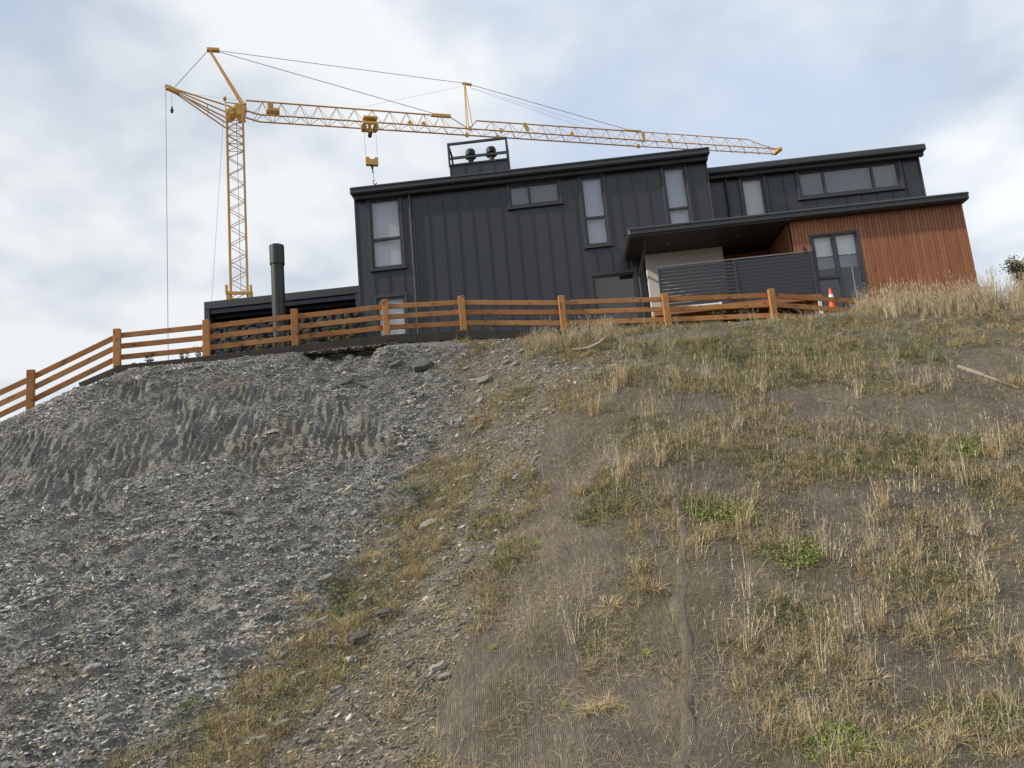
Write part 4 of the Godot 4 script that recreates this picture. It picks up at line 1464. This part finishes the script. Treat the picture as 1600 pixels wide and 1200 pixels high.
	for r in 20:
		var x := -2.8 + rng.randf() * 0.2
		while x < 2.75:
			var L := rng.randf_range(0.22, 0.5)
			var o := MeshInstance3D.new()
			o.mesh = sm[rng.randi() % 3]
			o.material_override = M.wall_stone[rng.randi() % 3]
			o.name = "stone"
			w.add_child(o, true)
			o.transform = Transform3D((Basis(Vector3(0, 0, 1), rng.randf_range(-0.15, 0.15)) * Basis(Vector3.UP, rng.randf_range(-0.3, 0.3))).scaled_local(Vector3(L * 1.15, rng.randf_range(0.26, 0.42), 0.36)), Vector3(x + L * 0.5, 0.06 + r * 0.14 + rng.randf_range(-0.02, 0.02), rng.randf_range(-0.02, 0.05)))
			x += L * 0.97
	# flue of the fireplace standing before the low wing
	var f := thing("flue_pipe", "tall black flue pipe with a wide cap before the low wing", "flue", Vector3(-7.48, 7.1, -24.5))
	st = ST()
	lathe(st, Vector3.ZERO, [[0.215, 0.0], [0.215, 3.78], [0.0, 3.78]], 32)
	part(st, "pipe", M.flue, f)
	st = ST()
	lathe(st, Vector3.ZERO, [[0.216, 3.70], [0.243, 3.71], [0.243, 4.36], [0.235, 4.385], [0.20, 4.39], [0.19, 4.30], [0.0, 4.30]], 32)
	part(st, "cap", M.flue, f)
	st = ST()
	lim(st, -0.5, 0.5, -0.4, 0.5, -0.4, 0.4, 0.02)
	part(st, "plinth", M.concrete, f)


func build_small_things() -> void:
	var y := hill(10.25, 23.45)
	var c := thing("traffic_cone", "orange traffic cone with a white band behind the sloping fence rails", "cone", Vector3(10.25, y, -23.45))
	c.scale = Vector3.ONE * 0.88
	var st := ST()
	box(st, Vector3(0, 0.02, 0), Vector3(0.38, 0.045, 0.38), 0.012)
	part(st, "base", M.orange, c)
	st = ST()
	lathe(st, Vector3.ZERO, [[0.155, 0.04], [0.15, 0.06], [0.108, 0.42]], 24)
	lathe(st, Vector3.ZERO, [[0.0735, 0.68], [0.045, 0.89], [0.035, 0.90], [0.03, 0.89]], 24)
	part(st, "body", M.orange, c)
	st = ST()
	lathe(st, Vector3.ZERO, [[0.109, 0.42], [0.0745, 0.68]], 24)
	part(st, "band", M.white, c)
	st = ST()
	tube(st, Vector3(-0.98, 0, 0), Vector3(0.98, 0, 0), 0.036, -1, 12)
	lathe(st, Vector3(0.98, -0.045, 0), [[0.0, 0.0], [0.045, 0.0], [0.045, 0.09], [0.0, 0.09]], 10)
	var p := part(st, "white_pipe", M.white, self)
	p.transform = Transform3D(Basis(Vector3.UP, deg_to_rad(-3.0)), Transform3D(Basis(Vector3.UP, deg_to_rad(-3.0)), Vector3(0, 7, -27)) * Vector3(6.2, 1.078, 2.23))
	tag(p, "long white pipe lying along the deck edge below the balustrade", "pipe")
	for a in [[9.9, 23.6], [10.05, 23.8]]:
		st = ST()
		lathe(st, Vector3.ZERO, [[0.022, -0.1], [0.022, 0.46], [0.038, 0.47], [0.038, 0.54], [0.02, 0.56], [0.0, 0.56]], 12)
		var s := part(st, "capped_pipe_stub", M.white, self)
		s.position = Vector3(a[0], hill(a[0], a[1]), -a[1])
		tag(s, "short capped white pipe stub beside the traffic cone", "pipe", "pipe stubs by the cone")
	# bleached branch and stick on the slope
	st = ST()
	var o := ground_at(2.1, 19.95)
	var pts := [Vector3(-0.42, 0.10, 0), Vector3(-0.2, 0.07, 0.04), Vector3(0.05, 0.10, 0.02), Vector3(0.3, 0.2, 0), Vector3(0.45, 0.32, -0.03), Vector3(0.5, 0.38, -0.03)]
	for i in 5: tube(st, pts[i], pts[i + 1], [0.03, 0.04, 0.05, 0.045, 0.035][i], [0.04, 0.05, 0.045, 0.035, 0.028][i], 8)
	tube(st, pts[1], Vector3(-0.35, 0.2, 0.05), 0.03, 0.012, 6)
	p = part(st, "bleached_branch", M.dead_wood, self)
	p.position = o
	tag(p, "bleached crooked branch lying in the grass below the fence", "branch")
	st = ST()
	o = ground_at(10.5, 16.9)
	var e0 := ground_at(10.2, 17.39) - o + Vector3.UP * 0.06
	var e1 := ground_at(10.76, 16.29) - o + Vector3.UP * 0.06
	beam(st, e0, e0.lerp(e1, 0.45) + Vector3.UP * 0.01, 0.07, 0.06, 0.01)
	tube(st, e0.lerp(e1, 0.42), e1, 0.028, 0.014, 7)
	p = part(st, "weathered_stick", M.dead_wood, self)
	p.position = o
	tag(p, "pale weathered stick lying across the matting on the open slope", "stick")


# ---------------------------------------------------------------- crane
func build_crane() -> void:
	# local x along the jib, y above ground at 7.0 m
	var c := thing("tower_crane", "orange lattice tower crane behind the house with its jib above the roof", "crane", Vector3(-17.2, 7, -48), deg_to_rad(17.41))
	var Z := Vector3(0, 0, 1)
	var V := func(x: float, y: float, z := 0.0) -> Vector3: return Vector3(x, y - 7.0, z)
	# mast: inner tower in an outer one
	var hw := 0.52
	for sx: float in [-1, 1]:
		for sz: float in [-1, 1]:
			var st := ST()
			var a: Vector3 = V.call(sx * hw, 17.0, sz * hw)
			beam_sq(st, a, V.call(sx * hw, 30.5, sz * hw), 0.11)
			part(st, "mast_leg", M.yellow2, c)
			st = ST()
			beam_sq(st, V.call(sx * 0.70, 7.4, sz * 0.70), V.call(sx * 0.70, 17.6, sz * 0.70), 0.15)
			part(st, "outer_mast_leg", M.yellow, c)
	var lat := ST()
	lattice_face(lat, 17.2, 28.2, 0.62, hw, V, 0.024, false)
	lattice_face(lat, 28.2, 30.5, 0.58, hw, V, 0.024, true)
	part(lat, "mast_lattice", M.yellow2, c)
	lat = ST()
	lattice_face(lat, 7.6, 17.2, 0.9, 0.70, V, 0.04, false)
	part(lat, "outer_mast_lattice", M.yellow, c)
	var st := ST()
	for s: float in [-1, 1]:
		box(st, V.call(0, 17.72, s * 0.72), Vector3(1.62, 0.2, 0.14), 0.02)
		box(st, V.call(s * 0.72, 17.72, 0), Vector3(0.14, 0.2, 1.29), 0.02)
		for s2: float in [-1, 1]: box(st, V.call(s * 0.74, 18.0, s2 * 0.74), Vector3(0.18, 0.5, 0.18), 0.02)
	part(st, "mast_collar", M.yellow, c)
	st = ST()
	box(st, V.call(-1.0, 7.2, 0), Vector3(5.0, 0.5, 2.2), 0.05)
	for i in 4: box(st, V.call(-4.2, 7.6 + i * 0.62, 0), Vector3(1.2, 0.58, 2.4), 0.03)
	part(st, "ballast", M.concrete, c)
	# head
	st = ST()
	for s: float in [-0.45, 0.45]:
		box(st, V.call(0.35, 30.75, s), Vector3(0.5, 0.9, 0.05), 0.01, Basis(Z, 0.3))
		box(st, V.call(-0.35, 30.55, s), Vector3(0.55, 0.45, 0.05), 0.01, Basis(Z, 0.5))
		tube(st, V.call(-0.52, 30.5, s), V.call(0.6, 31.2, s), 0.05)
		tube(st, V.call(0.52, 30.3, s), V.call(0.75, 31.25, s), 0.06)
		tube(st, V.call(-0.6, 31.25, s), V.call(0.7, 31.2, s), 0.04)
		tube(st, V.call(-0.52, 30.4, s), V.call(-0.6, 31.35, s), 0.035)
	tube(st, V.call(0.7, 31.2, -0.6), V.call(0.7, 31.2, 0.6), 0.08, -1, 8)
	tube(st, V.call(-0.15, 30.75, -0.4), V.call(-0.15, 30.75, 0.4), 0.26, -1, 14)
	part(st, "mast_head", M.yellow, c)
	st = ST()
	lathe(st, V.call(-0.6, 31.35, 0.45), [[0.0, 0.0], [0.1, 0.05], [0.14, 0.18], [0.1, 0.31], [0.0, 0.34]], 12)
	part(st, "warning_lamp", M.yellow2, c)
	# A frame
	for s: float in [-0.32, 0.32]:
		st = ST()
		tube(st, V.call(0.68, 31.15, s), V.call(-1.5, 35.3, s * 0.35), 0.07, 0.06, 8)
		part(st, "a_frame_leg", M.yellow2, c)
	st = ST()
	tube(st, V.call(0.2, 32.05, -0.3), V.call(0.2, 32.05, 0.3), 0.04)
	tube(st, V.call(0.45, 31.6, -0.3), V.call(0.45, 31.6, 0.3), 0.04)
	part(st, "a_frame_tie", M.yellow2, c)
	st = ST()
	box(st, V.call(-1.3, 35.4, 0), Vector3(0.85, 0.26, 0.3), 0.04, Basis(Z, 0.05))
	part(st, "a_frame_head", M.yellow, c)
	# rear arm
	st = ST()
	tube(st, V.call(0.5, 31.0, 0), V.call(-3.8, 32.25, 0), 0.055)
	for s: float in [-0.4, 0.4]:
		tube(st, V.call(-0.5, 30.55, s), V.call(-3.8, 32.12, s * 0.3), 0.05)
		tube(st, V.call(-0.5, 29.75, s), V.call(-3.8, 32.05, s * 0.3), 0.05)
		tube(st, V.call(-1.7, 31.08, s * 0.75), V.call(-1.75, 30.62, s * 0.75), 0.035)
	part(st, "rear_arm", M.yellow2, c)
	st = ST()
	box(st, V.call(-3.85, 32.15, 0), Vector3(0.8, 0.36, 0.3), 0.06, Basis(Z, -0.45))
	tube(st, V.call(-4.2, 32.3, -0.12), V.call(-4.2, 32.3, 0.12), 0.17, -1, 14)
	part(st, "rear_pulley", M.yellow, c)
	# jib
	var yb := 30.48
	var yt := 31.62
	for s: float in [-0.48, 0.48]:
		st = ST()
		tube(st, V.call(0.7, 30.75, s), V.call(1.6, yb + 0.02, s), 0.06, -1, 8)
		tube(st, V.call(1.6, yb + 0.02, s), V.call(30.5, yb + 0.02, s), 0.055, -1, 8)
		tube(st, V.call(30.5, yb + 0.02, s), V.call(43.5, yb + 0.12, s * 0.85), 0.045, -1, 8)
		part(st, "jib_bottom_chord", M.yellow2, c)
	st = ST()
	tube(st, V.call(0.75, yt + 0.15, 0), V.call(15.0, yt + 0.05, 0), 0.06, -1, 8)
	tube(st, V.call(15.0, yt + 0.05, 0), V.call(16.4, yb + 0.3, 0.0), 0.035)
	tube(st, V.call(17.1, yt - 0.15, 0), V.call(30.5, yt - 0.1, 0), 0.055, -1, 8)
	tube(st, V.call(16.5, yb + 0.3, 0), V.call(17.1, yt - 0.15, 0), 0.04)
	tube(st, V.call(30.5, yt - 0.1, 0), V.call(40.6, yt - 0.1, 0), 0.04, -1, 8)
	tube(st, V.call(40.6, yt - 0.1, 0), V.call(43.4, yb + 0.2, 0), 0.03)
	part(st, "jib_top_chord", M.yellow2, c)
	st = ST()
	var x := 1.2
	while x < 42.6:
		var gap := x > 14.9 and x < 16.6
		var step := 1.25 if x < 15.0 else 1.35
		var r := 0.021 if x < 30.0 else 0.018
		var y1 := yt + 0.08 if x < 15.0 else yt - 0.12
		if x > 40.0: y1 = lerpf(yt - 0.1, yb + 0.3, clampf((x + 0.6 - 40.6) / 2.8, 0.0, 1.0))
		for s: float in [-0.48, 0.48]:
			if not gap:
				tube(st, V.call(x, yb, s), V.call(x + step * 0.5, y1, 0), r, -1, 5, false)
				tube(st, V.call(x + step * 0.5, y1, 0), V.call(x + step, yb, s), r, -1, 5, false)
		tube(st, V.call(x, yb, -0.48), V.call(x + step * 0.5, yb, 0.48), r, -1, 5, false)
		tube(st, V.call(x + step * 0.5, yb, 0.48), V.call(x + step, yb, -0.48), r, -1, 5, false)
		x += step
	part(st, "jib_lattice", M.yellow2, c)
	st = ST()
	box(st, V.call(14.4, yt + 0.06, 0), Vector3(1.5, 0.26, 0.2), 0.03)
	box(st, V.call(30.0, yt - 0.06, 0), Vector3(1.5, 0.16, 0.16), 0.03)
	for px: float in [16.4, 18.8, 30.6]:
		for s: float in [-0.48, 0.48]: box(st, V.call(px, yb + 0.05, s), Vector3(0.26, 0.34, 0.1), 0.02)
	box(st, V.call(20.9, 31.1, 0.25), Vector3(0.3, 0.7, 0.08), 0.02, Basis(Z, 0.4))
	box(st, V.call(30.9, 31.2, 0), Vector3(0.22, 0.6, 0.2), 0.02)
	for px: float in [12.0, 13.0, 24.6, 33.0]: box(st, V.call(px, yb + 0.28, 0.3), Vector3(0.3, 0.36, 0.12), 0.04, Basis(Z, 0.6))
	box(st, V.call(43.4, yb + 0.15, 0), Vector3(0.35, 0.3, 0.95), 0.05)
	part(st, "jib_bracket", M.yellow, c)
	st = ST()
	box(st, V.call(2.5, 31.05, 0), Vector3(0.9, 0.36, 0.7), 0.1)
	tube(st, V.call(2.35, 31.45, -0.35), V.call(2.35, 31.4, 0.35), 0.2, -1, 14)
	part(st, "winch", M.yellow2, c)
	st = ST()
	for s: float in [-0.3, 0.3]: tube(st, V.call(16.35, yb + 0.05, s), V.call(16.4, 34.4, s * 0.25), 0.04, 0.035)
	tube(st, V.call(16.75, yb + 0.5, 0), V.call(16.45, 34.4, 0), 0.035)
	box(st, V.call(16.6, 34.45, 0), Vector3(0.75, 0.18, 0.16), 0.03, Basis(Z, -0.1))
	part(st, "jib_strut", M.yellow, c)
	# ropes and stays
	for a in [[-0.95, 35.38, 16.3, 34.5, 0.032], [-0.95, 35.30, 14.0, 31.78, 0.036], [16.9, 34.42, 29.8, 31.58, 0.034], [-1.6, 35.35, -3.75, 32.4, 0.036], [16.5, 34.3, 8.3, 31.8, 0.012], [16.8, 34.2, 27.2, 31.65, 0.012], [16.8, 34.15, 25.6, 31.6, 0.012], [-4.32, 32.2, -4.3, 9.9, 0.030], [-0.74, 30.1, -2.3, 9.4, 0.016], [-3.5, 32.0, 0.3, 31.75, 0.012], [10.5, 30.3, 43.3, 30.25, 0.010]]:
		st = ST()
		tube(st, V.call(a[0], a[1]), V.call(a[2], a[3]), a[4] * 0.62, -1, 5)
		part(st, "rope", M.rope, c)
	st = ST()
	tube(st, V.call(0.1, 17.8, 0), V.call(0.1, 30.4, 0), 0.018, -1, 5)
	part(st, "rope", M.rope, c)
	st = ST()
	tube(st, V.call(-3.95, 31.9, 0), V.call(-3.95, 30.95, 0), 0.012, -1, 5)
	lathe(st, V.call(-3.95, 30.45, 0), [[0.0, 0.0], [0.07, 0.02], [0.11, 0.2], [0.08, 0.34], [0.03, 0.5], [0.0, 0.5]], 10)
	part(st, "rope_weight", M.black, c)
	# trolley and hook block
	st = ST()
	box(st, V.call(9.15, 30.95, 0), Vector3(1.0, 0.16, 0.9), 0.03)
	for s: float in [-0.5, 0.5]: box(st, V.call(9.1, 30.36, s * 1.1), Vector3(1.05, 0.16, 0.16), 0.03)
	for s: float in [-0.42, 0.42]: tube(st, V.call(9.1 + s, 30.3, -0.2), V.call(9.1 + s, 30.3, 0.2), 0.2, -1, 14)
	box(st, V.call(9.1, 30.3, 0), Vector3(0.22, 1.2, 0.3), 0.03)
	part(st, "trolley", M.yellow, c)
	st = ST()
	tube(st, V.call(9.1, 29.78, -0.18), V.call(9.1, 29.78, 0.18), 0.15, -1, 12)
	part(st, "trolley_pulley", M.black, c)
	for s: float in [-0.42, 0.42]:
		st = ST()
		tube(st, V.call(9.1 + s, 30.15, 0), V.call(9.12 + s * 0.95, 27.95, 0), 0.011, -1, 5)
		part(st, "hoist_rope", M.rope, c)
	var poly := PackedVector2Array([Vector2(-0.43, 0.02), Vector2(0.42, 0.02), Vector2(0.44, 0.56), Vector2(0.24, 0.60), Vector2(0.15, 0.47), Vector2(0.0, 0.42), Vector2(-0.15, 0.47), Vector2(-0.24, 0.60), Vector2(-0.44, 0.56)])
	st = ST()
	var ids := Geometry2D.triangulate_polygon(poly)
	for f: float in [-0.16, 0.16]:
		for i in range(0, ids.size(), 3):
			tri(st, V.call(9.12 + poly[ids[i]].x, 27.4 + poly[ids[i]].y, f), V.call(9.12 + poly[ids[i + 1]].x, 27.4 + poly[ids[i + 1]].y, f), V.call(9.12 + poly[ids[i + 2]].x, 27.4 + poly[ids[i + 2]].y, f), Z * f)
	for i in poly.size():
		var p := poly[i]
		var q := poly[(i + 1) % poly.size()]
		quad(st, V.call(9.12 + p.x, 27.4 + p.y, -0.16), V.call(9.12 + q.x, 27.4 + q.y, -0.16), V.call(9.12 + q.x, 27.4 + q.y, 0.16), V.call(9.12 + p.x, 27.4 + p.y, 0.16), Vector3(q.y - p.y, p.x - q.x, 0))
	part(st, "hook_block", M.yellow, c)
	st = ST()
	box(st, V.call(9.12, 27.3, 0), Vector3(0.16, 0.24, 0.16), 0.03)
	tube(st, V.call(9.13, 27.2, 0), V.call(9.15, 26.85, 0), 0.05, -1, 8)
	tube(st, V.call(9.15, 26.85, 0), V.call(9.2, 26.3, 0), 0.016, -1, 6)
	for i in 9:
		var a0 := PI * 0.5 + i * 0.5
		var a1 := a0 + 0.5
		tube(st, V.call(9.24 + cos(a0) * 0.13, 26.14 + sin(a0) * 0.15, 0), V.call(9.24 + cos(a1) * 0.13, 26.14 + sin(a1) * 0.15, 0), 0.03, -1, 6)
	part(st, "hook", M.black, c)


func beam_sq(st: SurfaceTool, a: Vector3, b: Vector3, s: float) -> void:
	box(st, (a + b) * 0.5, Vector3(s, (b - a).length(), s), 0.012)


func lattice_face(st: SurfaceTool, y0: float, y1: float, step: float, hw: float, V: Callable, r: float, cross: bool) -> void:
	for f in 4:
		var y := y0
		var k := 0
		while y < y1 - 0.01:
			var yn := minf(y + step, y1)
			var s := 1.0 if k % 2 == 0 else -1.0
			var e := [Vector3(-s * hw, y, hw), Vector3(s * hw, yn, hw)]
			for rep in (2 if cross else 1):
				var p: Vector3 = e[0]
				var q: Vector3 = e[1]
				if rep:
					p.x = -p.x
					q.x = -q.x
				p = p.rotated(Vector3.UP, f * PI / 2)
				q = q.rotated(Vector3.UP, f * PI / 2)
				tube(st, V.call(p.x, p.y, p.z), V.call(q.x, q.y, q.z), r, -1, 5, false)
			if cross:
				var p2 := Vector3(-hw, y, hw).rotated(Vector3.UP, f * PI / 2)
				var q2 := Vector3(hw, y, hw).rotated(Vector3.UP, f * PI / 2)
				tube(st, V.call(p2.x, p2.y, p2.z), V.call(q2.x, q2.y, q2.z), r, -1, 5, false)
			y = yn
			k += 1


# ---------------------------------------------------------------- sky
func sky_image(sun: Vector3) -> ImageTexture:
	var w := 1536
	var h := 768
	var im := Image.create(w, h, false, Image.FORMAT_RGBF)
	var f := FastNoiseLite.new()
	f.seed = 21
	f.frequency = 1.0
	f.fractal_octaves = 5
	f.fractal_gain = 0.55
	var f2 := FastNoiseLite.new()
	f2.seed = 8
	f2.frequency = 1.0
	f2.fractal_octaves = 3
	for y in h:
		var el := PI * (0.5 - (y + 0.5) / h)
		for x in w:
			var az := TAU * (x + 0.5) / w
			var d := Vector3(sin(az) * cos(el), sin(el), -cos(az) * cos(el)) * Vector3(-1, 1, -1)
			var c := Color(0.33, 0.32, 0.30)
			if d.y > -0.02:
				var up := maxf(d.y, 0.0)
				# cloud sheets lie flat: stretch them towards the horizon
				var k := 1.0 / (up + 0.28)
				var p := Vector3(-d.x * k, 0.0, d.z * k)
				var n := f.get_noise_3d(p.x * 0.85, 2.0, p.z * 0.85)
				var n2 := f2.get_noise_3d(p.x * 0.45 + 9.0, 5.0, p.z * 0.45)
				var fine := f.get_noise_3d(p.x * 2.6, 7.0, p.z * 2.6)
				var near_sun := pow(maxf(0.0, d.dot(sun) * 0.5 + 0.5), 2.5)
				var cover := clampf(0.68 + 0.75 * n + 0.55 * n2 + 0.45 * near_sun, 0.0, 1.0)
				var blue := Color(0.50, 0.61, 0.80).lerp(Color(0.68, 0.75, 0.84), pow(1.0 - up, 2.2))
				var shade := clampf(0.55 + 1.15 * n + 0.95 * fine, 0.0, 1.0)
				var cloud := Color(0.50, 0.58, 0.69).lerp(Color(0.885, 0.915, 0.945), shade)
				c = blue.lerp(cloud, smoothstep(0.15, 0.85, cover))
				c = c * (0.94 + 0.22 * near_sun)
			c.a = 1.0
			im.set_pixel(x, y, c)
	return ImageTexture.create_from_image(im)


func _ready() -> void:
	rng.seed = 20240
	for a in [[n_big, 1, 0.32, 3], [n_mid, 2, 1.1, 3], [n_fine, 3, 3.6, 2], [n_veg, 4, 0.42, 4]]:
		a[0].seed = a[1]
		a[0].frequency = a[2]
		a[0].fractal_octaves = a[3]
	# camera
	var cam := Camera3D.new()
	cam.name = "camera"
	cam.fov = rad_to_deg(2.0 * atan(600.0 / 1200.0))
	cam.near = 0.1
	cam.far = 9000.0
	cam.position = Vector3(0, 1.6, 0)
	cam.basis = Basis(Vector3.RIGHT, deg_to_rad(10.29)) * Basis(Vector3(0, 0, 1), deg_to_rad(-5.14))
	add_child(cam)
	cam.current = true
	# sky, sun, exposure
	var sun_dir := Vector3(-0.78, 0.60, 0.18).normalized()
	var env := Environment.new()
	var sm := PanoramaSkyMaterial.new()
	sm.panorama = sky_image(sun_dir)
	var sky := Sky.new()
	sky.sky_material = sm
	env.background_mode = Environment.BG_SKY
	env.sky = sky
	env.tonemap_mode = Environment.TONE_MAPPER_LINEAR
	env.tonemap_exposure = 1.0
	env.sdfgi_enabled = true
	env.ssao_enabled = true
	env.ssil_enabled = true
	var we := WorldEnvironment.new()
	we.name = "surroundings"
	we.environment = env
	add_child(we)
	var sun := DirectionalLight3D.new()
	sun.name = "sun"
	sun.light_energy = 1.4
	sun.light_color = Color(1.0, 0.955, 0.88)
	sun.light_angular_distance = 2.0
	sun.shadow_enabled = true
	add_child(sun)
	sun.look_at_from_position(Vector3.ZERO, -sun_dir)
	make_materials()
	M.wall_stone = []
	for t: float in [0.022, 0.032, 0.048]: M.wall_stone.append(mat(lin(t * 1.05, t, t * 0.93), 0.9))
	build_terrain()
	matting("erosion_matting", "narrow strip of brown woven erosion matting beside the brown gravel", MAT_EDGE, [[8.0, 1.55], [8.76, 1.55], [10.08, 2.0], [11.05, 2.15], [12.22, 2.5], [13.77, 2.9], [14.96, 3.15], [18.6, 4.2]], 8.05, 18.2, 0.03, 0.0, 0.92, MAT_TOP)
	matting("erosion_matting", "wide grassed over brown erosion matting on the lower open slope", [[8.0, 1.3], [8.76, 1.3], [10.08, 1.75], [11.05, 1.92], [12.22, 2.28], [13.77, 2.7], [14.96, 2.95], [16.5, 3.3]], [[8.0, 11.0], [17.2, 14.5]], 8.05, 17.2, 0.045, 0.45, 0.80, [[3.0, 17.5], [5.4, 17.39], [6.14, 17.07], [6.95, 15.88], [7.57, 14.94], [8.2, 14.0], [10.0, 12.5], [14.0, 11.0]])
	matting("erosion_matting", "brown erosion matting with a rolled seam below the crest grass", [[12.0, 6.0], [14.0, 5.0], [18.0, 3.6], [20.0, 3.6]], [[8.0, 14.0], [20.0, 16.5]], 11.0, 19.7, 0.025, -0.25, 0.88, MAT_TOP)
	hem("rolled_hem", "thin rolled seam of matting running aslant across the upper slope", [[5.4, 17.35], [6.14, 17.05], [6.95, 15.88], [7.57, 14.94], [7.9, 14.5]], 0.09, 0.05)
	hem("folded_hem", "raised fold where two strips of matting overlap", [[2.75, 13.75], [2.6, 13.0], [2.42, 12.22], [2.2, 11.6], [2.05, 11.05], [1.88, 10.08], [1.65, 9.4], [1.42, 8.76], [1.3, 8.3]], 0.24, 0.05)
	build_house()
	build_crane()
	build_fence()
	build_rubble()
	build_small_things()
	build_plants()
	build_ground_cover()
